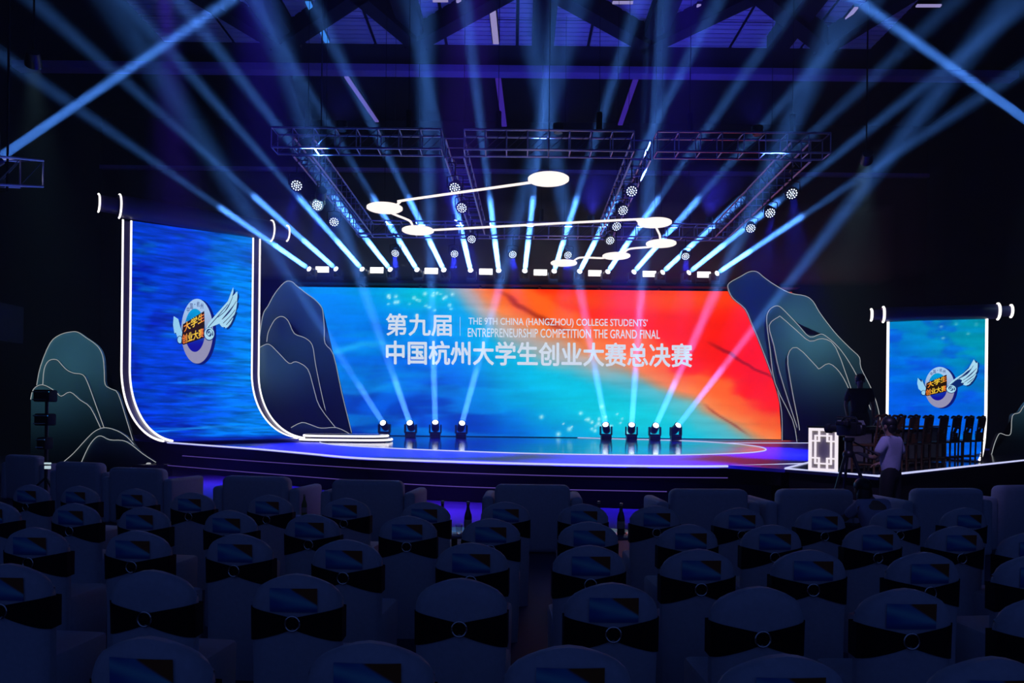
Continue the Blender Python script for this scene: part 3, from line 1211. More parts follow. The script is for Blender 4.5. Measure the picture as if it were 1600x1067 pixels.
PZ = EYE + 5.42
pars = []
for grp, pts in (('outer left truss', [(464, 289), (496, 320), (522, 346)]),
                 ('inner left truss', [(711, 293), (722, 324), (737, 373)]),
                 ('inner right truss', [(987, 298), (973, 328), (963, 353), (953, 375)]),
                 ('outer right truss', [(1237, 302), (1203, 332), (1173, 356)]),
                 ('rear truss', [(618, 390), (710, 390), (801, 390), (887, 393), (1071, 393)])):
    for i, q in enumerate(pts):
        pars.append((grp, i, len(pts), q))
ordw = ['first', 'second', 'third', 'fourth', 'fifth', 'sixth', 'seventh', 'eighth', 'ninth', 'tenth', 'eleventh', 'twelfth', 'thirteenth', 'fourteenth', 'fifteenth', 'sixteenth']
proto = None
BLUE = (.02, .035, 1.0)
for grp, i, n, q in pars:
    p = atz(q[0], q[1], PZ) if grp != 'rear truss' else at(q[0], q[1], RY - .05)
    if grp == 'rear truss':
        p.z = TZ - .64
        lab = 'round LED par lamp under the rear truss, %s from the left' % ordw[i]
    else:
        lab = 'round LED par lamp under the %s, %s from the audience end' % (grp, ordw[i])
    if proto is None:
        proto = par_proto(lab)
        o = proto
    else:
        o = dup(proto, p, 0, lab)
    o.location = p
    o.rotation_euler = (0, 0, random.uniform(-.25, .25))
    tgt = Vector((p.x * .9, p.y - 3.0, 0))
    lamp('par_lamp', p + Vector((0, -.12, -.16)), (random.uniform(-.12, .12), -.12, -1), .16, R(38), PAR_W, BLUE)
# uplights added on the grid to wash the ceiling panels blue
for i, (a, b) in enumerate(((-4, 17.0), (1, 17.0), (5.6, 17.0), (-2, 24.9), (2.6, 24.9), (6.6, 24.9))):
    t = thing('added_wash_light', 'added blue wash lamp lying on top of the truss grid, %s of six' % ordw[i], 'stage light', (a, b, TZ + .47), 0, 'added blue ceiling wash lamps')
    bm = NB()
    lathe(bm, [(.0, 0), (.1, 0), (.13, .12), (.13, .2), (.11, .2)], 16)
    obj('can', bm, M['casing'], t, True)
    lamp('added_wash_lamp', (a, b, TZ + .70), (.05 * (i - 2.5), .5 if b < 20 else -.12, 1), .2, R(95), UP_W, (.05, .045, 1.0))


# ------------------------------------------------------------------ moving-head beam lamps
def aim_head(name, label, loc, d, beam_w, color, group, flip=False, size=.19, spread=3.0, s=1.0, cat='stage light'):
    """base, yoke and tilted head; lens centre looks along d"""
    t = thing(name, label, cat, loc, 0, group)
    d = Vector(d).normalized()
    pan = math.atan2(-d.x, d.y) if abs(d.x) + abs(d.y) > 1e-4 else 0.0
    Rz = Matrix.Rotation(pan, 4, 'Z')
    pv = Vector((0, 0, .40 * s))
    bm = NB()
    box(bm, (0, 0, .075 * s), (.34 * s, .30 * s, .15 * s), .02 * s, 2)
    obj('base', bm, M['casing'], t)
    bm = NB()
    box(bm, (0, 0, .17 * s), (.40 * s, .16 * s, .05 * s), .01 * s, 1, Rz)
    for sx in (-1, 1):
        box(bm, (sx * .185 * s, 0, .30 * s), (.045 * s, .15 * s, .28 * s), .012 * s, 1, Rz)
    obj('yoke', bm, M['casing'], t)
    bm = NB()
    lathe(bm, [(0, -.24 * s), (.08 * s, -.235 * s), (.125 * s, -.17 * s), (.13 * s, -.02 * s), (.115 * s, .06 * s), (.125 * s, .10 * s), (.125 * s, .17 * s), (.10 * s, .17 * s)], 18, o=pv, axis=d)
    h = obj('head', bm, M['casing'], t, True)
    bm = NB()
    lathe(bm, [(.10 * s, .165 * s), (.085 * s, .185 * s), (.05 * s, .20 * s), (0, .205 * s)], 18, o=pv, axis=d)
    obj('lens', bm, M['lens'], h, True)
    lamp('beam_lamp', Vector(loc) + pv + d * (.215 * s), d, size * s, R(spread), beam_w, color)
    return t


def aim_px(src, far_px, D):
    q = at(far_px[0], far_px[1], D)
    return q - src


CB = (.085, .30, 1.0)
srcs = [(482, 428), (524, 429), (565, 430), (609, 431), (651, 432), (693, 432), (735, 432), (779, 432), (820, 433), (866, 434), (906, 435), (950, 435), (991, 436), (1036, 437), (1077, 437), (1121, 438)]
fars = [(-60, 58), (20, -12), (180, 0), (265, 0), (382, 0), (478, 0), (632, 0), (724, 0), (871, 0), (1003, 0), (1133, 0), (1257, 0), (1383, 0), (1516, 0), (1620, 12), (1640, 98)]
BD = 27.6
bm = NB()
box(bm, (1.0, BD, 6.58), (19.4, .5, .1), .01, 1)
for i in range(9):
    box(bm, (-8 + i * 2.25, BD + .75, 3.7), (.08, .08, 5.75))
    box(bm, (-8 + i * 2.25, BD + .4, 6.5), (.08, .7, .06))
o = obj('lamp_bar', bm, M['black'], led)
o.location = (0, -LD, 0)
powers = [.55, .6, .7, .85, 1.0, 1.1, 1.25, 1.15, 1.15, 1.1, 1.2, 1.0, .95, .8, .7, .6]
for i, (s_, f_) in enumerate(zip(srcs, fars)):
    lc = at(s_[0], s_[1], BD)
    d = aim_px(lc, f_, 17.0).normalized()
    loc = lc - d * .2 - Vector((0, 0, .40))
    loc.z = 6.632
    aim_head('beam_light', 'beam lamp on the bar above the LED wall, %s from the left' % ordw[i], loc, d, BEAM_W * powers[i], CB,
             'beam lamps on the bar above the LED wall', spread=2.4, size=.17)
for i in range(8):
    px_ = 503.5 + i * 85.2
    p = at(px_, 421 + i * 1.15, BD + .34)
    t = thing('strobe_light', 'white rectangular strobe on the bar above the LED wall, %s from the left' % ordw[i], 'stage light', p, 0, 'white strobes on the lamp bar')
    bm = NB()
    box(bm, (0, .09, 0), (.54, .16, .26), .015, 1)
    obj('case', bm, M['casing'], t)
    bm = NB()
    box(bm, (0, 0, 0), (.50, .03, .22), .006, 1)
    obj('lamp_face', bm, M['strobe'], t)
    bm = NB()
    for sx in (-1, 1):
        box(bm, (sx * .28, .1, -.2), (.02, .04, .46))
    box(bm, (0, .19, -.2), (.58, .02, .04))
    box(bm, (0, .11, -.43), (.6, .16, .02))
    obj('bracket', bm, M['casing'], t)

fl = [(598, 665, (440, 420), .6), (640, 667, (540, 380), 1.0), (680, 667, (668, 250), 1.0), (722, 667, (815, 330), 1.0),
      (946, 673, (880, 330), .9), (987, 674, (1012, 330), 1.1), (1025, 676, (1150, 400), 1.0), (1060, 678, (1345, 318), .9)]
for i, (x, y, f_, pw) in enumerate(fl):
    lc = at(x, y, 26.2)
    base = lc.copy()
    d = aim_px(lc, f_, 19.0).normalized()
    loc = lc - d * .2
    loc.z = SZ + .006
    side = 'left' if i < 4 else 'right'
    aim_head('floor_beam_light', 'beam lamp on the stage before the LED wall, %s of the %s four' % (ordw[i % 4], side), loc, d,
             BEAM_W * .95 * pw, CB, 'beam lamps standing along the back of the stage', spread=2.8, s=1.08)

# two big beams crossing high up, from lamps hanging outside the picture
for lab, s_, f_, D0, D1 in (('beam lamp hanging at the far left edge by the short truss piece', (-14, 255), (345, 10), 13.4, 16.5),
                            ('beam lamp high beyond the right edge of the picture', (1650, 220), (1330, -6), 13.4, 16.5)):
    lc = at(s_[0], s_[1], D0)
    d = aim_px(lc, f_, D1).normalized()
    t = aim_head('beam_light', lab, lc - Vector((0, 0, .4)), d, BEAM_W * 1.3, CB, 'high side beam lamps', spread=2.4, size=.16)
    bm = NB()
    tube(bm, [(0, 0, 0), (0, 0, -.12), (.3, 0, -.12), (.3, 0, CZ - lc.z + .35)], .02, 6)
    obj('hanger', bm, M['black'], t)

# wash lamps on hangers, added to brighten the mountain boards
for i, (p, q, w) in enumerate((((-9.5, 14.5, 8.5), (-13.2, 21, 2.2), 9), ((-5.0, 19.0, 7.3), (-8.3, 27, 4.5), 12), ((8.6, 18.0, 8.0), (11.4, 26.5, 4.2), 22), ((9.5, 13, 7.5), (14, 18.5, 2), 10))):
    t = thing('added_wash_light', 'added pale wash lamp on a pole aimed at the mountain boards, %s from the left' % ordw[i], 'stage light', p, 0, 'added pale wash lamps on drop poles')
    bm = NB()
    d = (Vector(q) - Vector(p)).normalized()
    lathe(bm, [(0, -.3), (.12, -.28), (.15, -.06), (.15, 0), (.13, 0)], 16, axis=d)
    obj('can', bm, M['casing'], t, True)
    bm = NB()
    tube(bm, [(0, 0, .1), (0, 0, CZ - p[2])], .018, 6)
    obj('drop_pole', bm, M['black'], t)
    lamp('added_wash_lamp', Vector(p) + d * .03, d, .26, R(34), w, (.45, .85, 1.0))

# unseen lamps added over the audience to light operator, stage lane and floor
for i, (p, q, w, c, sp) in enumerate((((1.5, 5.0, 9.2), (5.6, 11.4, 1.3), 8, (.42, .32, 1.0), 22), ((-4.0, 10.8, 9.2), (-4.6, 16.6, .83), 150, (.06, .025, 1.0), 30), ((2.6, 10.3, 9.2), (2.2, 13.4, .83), 120, (.06, .025, 1.0), 30),
                                   ((-.5, 9.8, 9.2), (-1.2, 13.0, 0), 110, (.12, .03, 1.0), 22), ((-6.0, 12.5, 9.2), (-7.5, 17.6, 0), 75, (.12, .03, 1.0), 20))):
    t = thing('added_wash_light', 'added violet wash lamp hanging unseen over the audience, %s of five' % ordw[i], 'stage light', p, 0, 'added violet lamps over the audience')
    bm = NB()
    d = (Vector(q) - Vector(p)).normalized()
    lathe(bm, [(0, -.3), (.12, -.28), (.15, -.06), (.15, 0), (.13, 0)], 16, axis=d)
    obj('can', bm, M['casing'], t, True)
    bm = NB()
    tube(bm, [(0, 0, .1), (0, 0, CZ - p[2])], .018, 6)
    obj('drop_pole', bm, M['black'], t)
    lamp('added_wash_lamp', Vector(p) + d * .03, d, .24, R(sp), w, c)

# ------------------------------------------------------------------ pendant sculpture of linked discs
DZ = EYE + 4.9
pend = thing('pendant_light', 'hanging chain of seven white glowing discs joined by thin rods above the stage', 'pendant light')
dps = [(857, 280), (601, 325), (653, 360), (1023, 348), (1033, 380.5), (963, 400), (881, 411)]
dc = [atz(x, y, DZ) for x, y in dps]
for p in dc:
    bm = NB()
    lathe(bm, [(0, -.04), (.40, -.04), (.43, -.02), (.43, .02), (.40, .04), (0, .04)], 40, o=p)
    o = obj('disc', bm, M['disc'], pend, True)
    bm = NB()
    tube(bm, [p + Vector((0, 0, .04)), Vector((p.x, p.y, CZ))], .006, 4)
    obj('wire', bm, M['black'], o)
for a, b in ((0, 1), (1, 2), (2, 3), (3, 4), (4, 5), (5, 6)):
    p, q = dc[a], dc[b]
    d = (q - p).normalized()
    bm = NB()
    p1, q1 = p + d * .40, q - d * .36
    tube(bm, smooth_path([p1, p1 + d * .15 + Vector((0, 0, .0)), q1 - d * .35 + Vector((0, 0, .1)), q1 - d * .12 + Vector((0, 0, .08)), q1], 3), .03, 8)
    obj('rod', bm, M['disc'], pend, True)

# ------------------------------------------------------------------ judges table, chairs and name cards
u = Vector((.765, .644, 0)).normalized()
nf = Vector((u.y, -u.x, 0))           # towards the audience
T0 = Vector((5.32, 12.0, 0))
TB = SZ + .014
TL_, TD, TH = 4.7, .5, .75
tab = thing('judges_table', 'long dark-topped judges table with a glowing white fretwork end panel', 'table', (T0.x, T0.y, TB), math.atan2(u.y, u.x))
bm = NB()
box(bm, (TL_ / 2, TD / 2, TH - .015), (TL_ + .06, TD + .06, .03), .008, 1)
obj('tabletop', bm, M['blackgloss'], tab)
bm = NB()
for a in range(4):
    box(bm, (.25 + a * (TL_ - .4) / 4 + (TL_ - .4) / 8, .03, .33), ((TL_ - .4) / 4 - .12, .03, .6), .01, 1)
obj('front_panel', bm, M['beige'], tab)
bm = NB()
box(bm, (TL_ / 2, TD - .04, .34), (TL_ - .1, .03, .66), .005, 1)
obj('rear_panel', bm, M['black'], tab)
bm = NB()
box(bm, (TL_ - .03, TD / 2, .36), (.05, TD - .06, .70), .005, 1)
obj('end_panel', bm, M['beige'], tab)
bm = NB()
box(bm, (.035, TD / 2, .36), (.03, TD - .04, .70), .005, 1)
o = obj('end_panel', bm, M['beige'], tab)
bm = NB()
fw, fh = TD, .71
def lat(u0, v0, u1, v1, w=.024):
    a, b = sorted((u0, u1)), sorted((v0, v1))
    cy_, cz_ = (1 - (a[0] + a[1]) / 2) * fw, (1 - (b[0] + b[1]) / 2) * fh
    box(bm, (0, cy_, cz_ + .005), (.03, max(w, (a[1] - a[0]) * fw + w), max(w, (b[1] - b[0]) * fh + w)))
e_ = .05
for q in ((e_, .03, e_, .97), (1 - e_, .03, 1 - e_, .97), (e_, .03, 1 - e_, .03), (e_, .97, 1 - e_, .97)):
    lat(*q, w=.046)
for q in ((.23, .175, .23, .825), (.77, .175, .77, .825), (.36, .03, .36, .30), (.64, .03, .64, .30), (.36, .70, .36, .97), (.64, .70, .64, .97),
          (.23, .175, .77, .175), (.23, .825, .77, .825), (e_, .30, .36, .30), (.64, .30, 1 - e_, .30), (e_, .70, .36, .70), (.64, .70, 1 - e_, .70)):
    lat(*q)
o2 = obj('fretwork', bm, M['lattice'], o)
o2['label'] = 'glowing white fretwork lattice'


def wood_chair(label):
    t = thing('wooden_chair', label, 'chair', (0, 0, 0), 0, 'wooden chairs along the judges table')
    bm = NB()
    box(bm, (0, 0, .45), (.46, .42, .035), .01, 1)
    obj('seat', bm, M['wood'], t)
    for sx in (-1, 1):
        bm = NB()
        tube(bm, [(sx * .205, .18, 0), (sx * .205, .18, .44)], .018, 8)
        obj('leg', bm, M['wood'], t)
        bm = NB()
        tube(bm, smooth_path([(sx * .205, -.18, 0), (sx * .205, -.19, .45), (sx * .19, -.215, .7), (sx * .175, -.235, .91)], 3), .017, 8)
        obj('back_post', bm, M['wood'], t)
        bm = NB()
        tube(bm, [(sx * .205, -.18, .14), (sx * .205, .18, .14)], .012, 6)
        obj('stretcher', bm, M['wood'], t)
    bm = NB()
    tube(bm, smooth_path([(-.24, -.215, .90), (-.2, -.235, .935), (-.1, -.25, .925), (0, -.255, .95), (.1, -.25, .925), (.2, -.235, .935), (.24, -.215, .90)], 4), [.016] + [.02] * 23 + [.016], 8)
    obj('crest_rail', bm, M['wood'], t, True)
    bm = NB()
    pts = smooth_path([(0, -.19, .46), (0, -.18, .6), (0, -.225, .75), (0, -.25, .92)], 4)
    for a, b in zip(pts, pts[1:]):
        bar(bm, a, b, .13, .014)
    obj('splat', bm, M['wood'], t)
    bm = NB()
    tube(bm, [(-.205, .18, .1), (.205, .18, .1)], .012, 6)
    tube(bm, [(-.205, -.18, .18), (.205, -.18, .18)], .012, 6)
    obj('stretcher', bm, M['wood'], t)
    return t


wt = [.45, 1.05, 1.65, 2.26, 2.95, 3.6, 4.25, 4.9]
ang = math.atan2(u.y, u.x)
wproto = None
for i, t_ in enumerate(wt):
    p = T0 + nf * (.30 + .0 * i) + u * t_
    p.z = TB
    lab = 'dark wooden yoke-back chair at the judges table, %s from the fretwork end' % ordw[i]
    if wproto is None:
        wproto = wood_chair(lab)
        o = wproto
        o.location = p
        o.rotation_euler = (0, 0, ang + random.uniform(-.06, .06))
    else:
        o = dup(wproto, p, ang + random.uniform(-.06, .06), lab)
for i, px_ in enumerate((1313, 1345, 1372)):
    q = T0 - nf * .18
    p = toward(px_, 660, q, u)
    t = thing('name_card', 'folded white name card on the judges table, %s from the fretwork end' % ordw[i], 'name card', (p.x, p.y, TB + TH + .001), ang, 'name cards on the judges table')
    bm = NB()
    a = [(-.1, -.045, 0), (.1, -.045, 0), (.1, 0, .10), (-.1, 0, .10)]
    b = [(-.1, .045, 0), (.1, .045, 0), (.1, 0, .10), (-.1, 0, .10)]
    prism(bm, a, (0, .004, 0))
    prism(bm, b, (0, -.004, 0))
    o = obj('card', bm, M['paper'], t)


# ------------------------------------------------------------------ covered banquet chairs of the audience
CH = .95
def top_z(x):
    q = min(1, abs(x) / .225)
    return CH - .078 * (math.sqrt(q * q + .02) - .1414) / .8686 * q ** .35 - .045 * q ** 9
def back_y_(x, z):
    return -.052 - .028 * (1 - (x / .225) ** 2) - .05 * max(0, z - .45)
def half_w(z):
    return .225 - .012 * (1 - min(1, z / .8))
def chair_proto(label):
    t = thing('banquet_chair', label, 'chair', (0, 0, 0), 0, 'covered banquet chairs in the audience rows')
    # cover over the back, to the floor
    bm = NB()
    nx_, nz_ = 14, 14
    rows = []
    for side in (0, 1):
        g = []
        for j in range(nz_ + 1):
            r = []
            for i in range(nx_ + 1):
                s = -1 + 2 * i / nx_
                s = math.sin(s * PI / 2) if abs(s) < 1 else s
                t_ = j / nz_
                zt = top_z(s * .225)
                z = zt * (1 - (1 - t_) ** 1.5) if t_ < 1 else zt
                x = s * half_w(z)
                rnd = .035 * (max(0, (z - zt + .05) / .05)) ** 2 + .03 * abs(s) ** 10
                y = (back_y_(x, z) + rnd) if side == 0 else (back_y_(x, z) + .085 - rnd * .5)
                r.append(bm.verts.new((x, y, z)))
            g.append(r)
        rows.append(g)
    A, B = rows
    for j in range(nz_):
        for i in range(nx_):
            bm.faces.new((A[j][i], A[j][i + 1], A[j + 1][i + 1], A[j + 1][i]))
            bm.faces.new((B[j][i + 1], B[j][i], B[j + 1][i], B[j + 1][i + 1]))
    for j in range(nz_):
        bm.faces.new((A[j + 1][0], B[j + 1][0], B[j][0], A[j][0]))
        bm.faces.new((A[j][-1], B[j][-1], B[j + 1][-1], A[j + 1][-1]))
    for i in range(nx_):
        bm.faces.new((A[-1][i], A[-1][i + 1], B[-1][i + 1], B[-1][i]))
        bm.faces.new((A[0][i + 1], A[0][i], B[0][i], B[0][i + 1]))
    obj('back_cover', bm, M['cloth'], t, True)
    bm = NB()
    box(bm, (0, .22, .235), (.45, .42, .47), .03, 2)
    for v in bm.verts:
        if v.co.z < .1:
            v.co.x *= .96
    obj('seat_cover', bm, M['cloth'], t, True)
    # sash: bow-tie band across the rear, plain band in front
    bm = NB()
    n = 20
    up_, lo_ = [], []
    for i in range(n + 1):
        s = -1 + 2 * i / n
        x = s * .2285
        zu = .742 + .045 * abs(s) ** .9
        zl = .690 - .075 * abs(s) ** .8
        for z, lst in ((zu, up_), (zl, lo_)):
            y = back_y_(min(.225, abs(x)), z) - .005 + .03 * abs(s) ** 10
            lst.append(bm.verts.new((x, y, z)))
    fu, flw = [], []
    for s in (1, -1):
        x = s * .231
        fu.append((bm.verts.new((x, .035, .78)), bm.verts.new((x, .035, .62))))
    for i in range(n):
        bm.faces.new((lo_[i], lo_[i + 1], up_[i + 1], up_[i]))
    (ru, rl), (lu, ll) = fu
    bm.faces.new((lo_[-1], rl, ru, up_[-1]))
    bm.faces.new((ll, lo_[0], up_[0], lu))
    bm.faces.new((rl, ll, lu, ru))
    obj('sash', bm, M['sash'], t, True)
    bm = NB()
    yb_ = back_y_(0, .716) - .012
    tube(bm, [(.036 * math.cos(2 * PI * i / 28), yb_, .716 + .036 * math.sin(2 * PI * i / 28)) for i in range(28)], .0045, 6, True)
    obj('ring_buckle', bm, M['chrome'], t, True)
    return t


def add_card(t):
    bm = NB()
    nx_, nz_ = 44, 26
    g, cols = [], []
    for j in range(nz_ + 1):
        r = []
        for i in range(nx_ + 1):
            a, b = i / nx_, j / nz_
            x = -.115 + .235 * a
            z = .772 + .118 * b
            r.append(bm.verts.new((x, back_y_(x, z) - .004 - .002, z)))
            c = (.05, .30, .62)
            c = mixc(c, (.02, .15, .52), sel(a, .42, .1))
            c = mixc(c, (.22, .75, .80), .8 * math.exp(-((b - (.62 - .5 * (a - .3))) / .18) ** 2))
            c = mixc(c, (.02, .10, .34), sel(b, .3, .05))
            dd = (b - (.95 - 1.25 * (a - .42)))
            c = mixc(c, (.30, .09, .012), sel(dd, 0, .1) * sel(a, .40, .5))
            cols.append(c)
        g.append(r)
    for j in range(nz_):
        for i in range(nx_):
            bm.faces.new((g[j][i], g[j][i + 1], g[j + 1][i + 1], g[j + 1][i]))
    o = obj('picture_card', bm, M['card'], t)
    set_col(o.data, cols)
    o['label'] = 'printed card with blue and dark red picture'


rowsP = [
    ('nearest row', [(230, 996, 1), (577, 1003, 1), (889, 1010, 1), (1228, 1024, 1), (1556, 1028, 1)]),
    ('second row from the camera', [(12, 881, 1), (235, 891, 0), (462, 897, 1), (720, 904, 0), (957, 911, 1), (1187, 917, 0), (1417, 920, 1), (1640, 932, 1)]),
    ('third row from the camera', [(52, 824, 1), (212, 829, 1), (371, 834, 1), (540, 843, 1), (737, 848, 1), (922, 852, 1), (1093, 858, 1), (1267, 859, 1), (1447, 863, 1), (1615, 868, 1)]),
    ('fourth row from the camera', [(-10, 783, 1), (115, 786, 1), (222, 792, 1), (357, 797, 1), (486, 803, 1), (637, 806, 1), (767, 810, 1), (920, 815, 1), (1077, 819, 1), (1208, 820, 1), (1367, 821, 1), (1497, 822, 1), (1612, 832, 1)]),
    ('fifth row, just behind the armchairs', [(46, 757, 1), (122, 759, 1), (210, 763, 1), (299, 769, 1), (420, 773, 1), (540, 778, 1), (664, 784, 1), (790, 784, 1), (912, 787, 1), (1025, 790, 1), (1157, 793, 1), (1285, 795, 1), (1402, 794, 1), (1510, 793, 1)])]
rw = ['first', 'second', 'third', 'fourth', 'fifth', 'sixth', 'seventh', 'eighth', 'ninth', 'tenth', 'eleventh', 'twelfth', 'thirteenth', 'fourteenth']
pc = chair_proto('x')
pp_ = chair_proto('x')
add_card(pc)
used = {0: False, 1: False}
for rname, lst in rowsP:
    vis = 0
    for (x, y, c) in lst:
        top = atz(x, y, CH)
        inview = x > -60
        vis += 1 if inview else 0
        what = 'covered banquet chair with picture card and sash' if c else 'plain covered banquet chair without a card'
        lab = '%s, %s from left in the %s' % (what, rw[vis - 1], rname) if inview else '%s, beyond the left edge in the %s' % (what, rname)
        lab = lab.replace(' from the camera', '').replace(', just behind the armchairs', '')
        face = math.atan2(-(1.0 - top.x), 25 - top.y) * .6 + random.uniform(-.05, .05)
        base = pc if c else pp_
        off = Matrix.Rotation(face, 3, 'Z') @ Vector((0, -.06, 0))
        loc = (top.x - off.x, top.y - off.y, 0)
        if not used[c]:
            used[c] = True
            o = base
            o.location = loc
            o.rotation_euler = (0, 0, face)
            o['label'] = lab
        else:
            dup(base, loc, face, lab)


# ------------------------------------------------------------------ covered armchairs of the front row
def armchair(label):
    t = thing('armchair', label, 'armchair', (0, 0, 0), 0, 'white covered armchairs of the front row')
    bm = NB()
    box(bm, (0, -.30, .43), (.98, .22, .86), .07, 3)
    for v in bm.verts:
        if v.co.z > .5:
            v.co.y -= .05 * (v.co.z - .5) / .36
            v.co.x *= 1 - .06 * max(0, (v.co.z - .72) / .14)
    obj('backrest', bm, M['cloth2'], t, True)
    for sx in (-1, 1):
        bm = NB()
        box(bm, (sx * .56, -.02, .355), (.15, .78, .71), .05, 3)
        obj('armrest', bm, M['cloth2'], t, True)
    bm = NB()
    box(bm, (0, .06, .22), (.96, .62, .44), .04, 2)
    obj('seat', bm, M['cloth2'], t, True)
    bm = NB()
    box(bm, (0, .08, .47), (.92, .56, .1), .04, 3)
    obj('seat_cushion', bm, M['cloth2'], t, True)
    return t


arm = [(38, 711), (125, 722), (215, 731), (401, 744), (575, 750), (832, 757), (1107, 764), (1273, 764), (1480, 763), (1604, 758)]
ap = None
for i, (x, y) in enumerate(arm):
    top = atz(x, y, .86)
    face = math.atan2(-(1.0 - top.x), 26 - top.y) * .6
    lab = 'wide white-covered armchair in the front row before the stage, %s from the left' % rw[i]
    off = Matrix.Rotation(face, 3, 'Z') @ Vector((0, -.36, 0))
    loc = (top.x - off.x, top.y - off.y, 0)
    if ap is None:
        ap = armchair(lab)
        ap.location = loc
        ap.rotation_euler = (0, 0, face)
    else:
        dup(ap, loc, face, lab)


# ------------------------------------------------------------------ side tables with bottles between the armchairs
def bottle(label, loc, h=.30, body=M['glass']):
    t = thing('bottle', label, 'bottle', loc, 0, 'bottles on the side tables')
    k_ = h / .30
    bm = NB()
    lathe(bm, [(0, 0), (.034 * k_, 0), (.037 * k_, .01), (.037 * k_, .15 * k_), (.034 * k_, .175 * k_), (.018 * k_, .225 * k_), (.0135 * k_, .25 * k_), (.0135 * k_, .28 * k_), (0, .281 * k_)], 16)
    obj('glass_body', bm, body, t, True)
    bm = NB()
    lathe(bm, [(.0375 * k_, .06 * k_), (.0380 * k_, .06 * k_), (.0380 * k_, .13 * k_), (.0375 * k_, .13 * k_)], 16)
    obj('paper_label', bm, M['beige'], t, True)
    bm = NB()
    lathe(bm, [(0, .276 * k_), (.016 * k_, .276 * k_), (.016 * k_, .30 * k_), (.013 * k_, .302 * k_), (0, .302 * k_)], 12)
    obj('bottle_cap', bm, M['cap'], t, True)
    return t


def tumbler(label, loc):
    t = thing('drinking_glass', label, 'glass', loc, 0, 'glasses on the side tables')
    bm = NB()
    lathe(bm, [(0, 0), (.028, 0), (.036, .09), (.033, .09), (.026, .008), (0, .008)], 16)
    m, N, L = nodes('clear_glass')
    o = N.new('ShaderNodeOutputMaterial')
    b = N.new('ShaderNodeBsdfPrincipled')
    b.inputs['Transmission Weight'].default_value = 1
    b.inputs['Roughness'].default_value = .03
    L.new(b.outputs[0], o.inputs[0])
    obj('glass_body', bm, m, t, True)


for i, (cx_, D_, lab) in enumerate(((712, 7.55, 'small round dark side table with two bottles, left of the centre armchair'),
                                    (957, 7.55, 'small round dark side table with two bottles, right of the centre armchair'))):
    p = at(cx_, HZ, D_)
    t = thing('side_table', lab, 'table', (p.x, p.y, 0), 0, 'side tables between the armchairs')
    bm = NB()
    lathe(bm, [(0, .51), (.29, .51), (.30, .52), (.30, .535), (.29, .54), (0, .54)], 32)
    obj('table_top', bm, M['tablecloth'], t, True)
    bm = NB()
    lathe(bm, [(.03, .03), (.03, .51)], 12)
    obj('column', bm, M['black'], t, True)
    bm = NB()
    lathe(bm, [(0, 0), (.2, 0), (.2, .015), (.04, .035), (0, .035)], 24)
    obj('foot', bm, M['black'], t, True)
bz = .541
for (px_, D_, lab) in ((693, 7.5, 'bottle on the left side table, nearer the left armchair'), (733, 7.45, 'bottle on the left side table, beside the centre armchair'),
                       (937, 7.6, 'half-hidden bottle on the right side table, beside the centre armchair'), (972, 7.45, 'tall bottle in the gap on the right side table')):
    p = at(px_, HZ, D_)
    bottle(lab, (p.x, p.y, bz), .315)
for (px_, D_, lab) in ((719, 7.42, 'clear tumbler on the left side table'), (982, 7.55, 'clear tumbler beside the tall bottle on the right side table')):
    p = at(px_, HZ, D_)
    tumbler(lab, (p.x, p.y, bz))
p = at(477, HZ, 8.6)
t = thing('side_table', 'low dark side table holding a green bottle, left of the fifth armchair', 'table', (p.x, p.y, 0), 0, 'side tables between the armchairs')
bm = NB(); lathe(bm, [(0, .49), (.21, .49), (.22, .5), (.22, .52), (0, .52)], 28); obj('table_top', bm, M['tablecloth'], t, True)
bm = NB(); lathe(bm, [(.03, .02), (.03, .49)], 12); obj('column', bm, M['black'], t, True)
bm = NB(); lathe(bm, [(0, 0), (.16, 0), (.16, .02), (0, .02)], 24); obj('foot', bm, M['black'], t, True)
bottle('green bottle on the low side table, left of the fifth armchair', (p.x, p.y, .521), .26, M['green'])


# ------------------------------------------------------------------ people
def skin_mesh(verts, edges, radii, root=0, sub=1):
    me = bpy.data.meshes.new('figure')
    me.from_pydata([tuple(v) for v in verts], edges, [])
    ob = bpy.data.objects.new('figure', me)
    COL.objects.link(ob)
    md = ob.modifiers.new('skin', 'SKIN')
    md.use_smooth_shade = True
    if not me.skin_vertices:
        me.skin_vertices.new()
    sv = me.skin_vertices[0].data
    for i, r in enumerate(radii):
        rr = r if isinstance(r, tuple) else (r, r)
        sv[i].radius = rr
        sv[i].use_root = (i == root)
    s = ob.modifiers.new('sub', 'SUBSURF')
    s.levels = sub
    s.render_levels = sub
    dg = bpy.context.evaluated_depsgraph_get()
    out = bpy.data.meshes.new_from_object(ob.evaluated_get(dg))
    bpy.data.objects.remove(ob)
    return out


class Fig:
    def __init__(s):
        s.v, s.e, s.r = [], [], []
    def add(s, p, r, link_to=None):
        s.v.append(Vector(p)); s.r.append(r)
        i = len(s.v) - 1
        if link_to is not None:
            s.e.append((link_to, i))
        return i
    def chain(s, pts, start=None):
        k_ = start
        for p, r in pts:
            k_ = s.add(p, r, k_)
        return k_
    def mesh(s, sub=1):
        return skin_mesh(s.v, s.e, s.r, 0, sub)


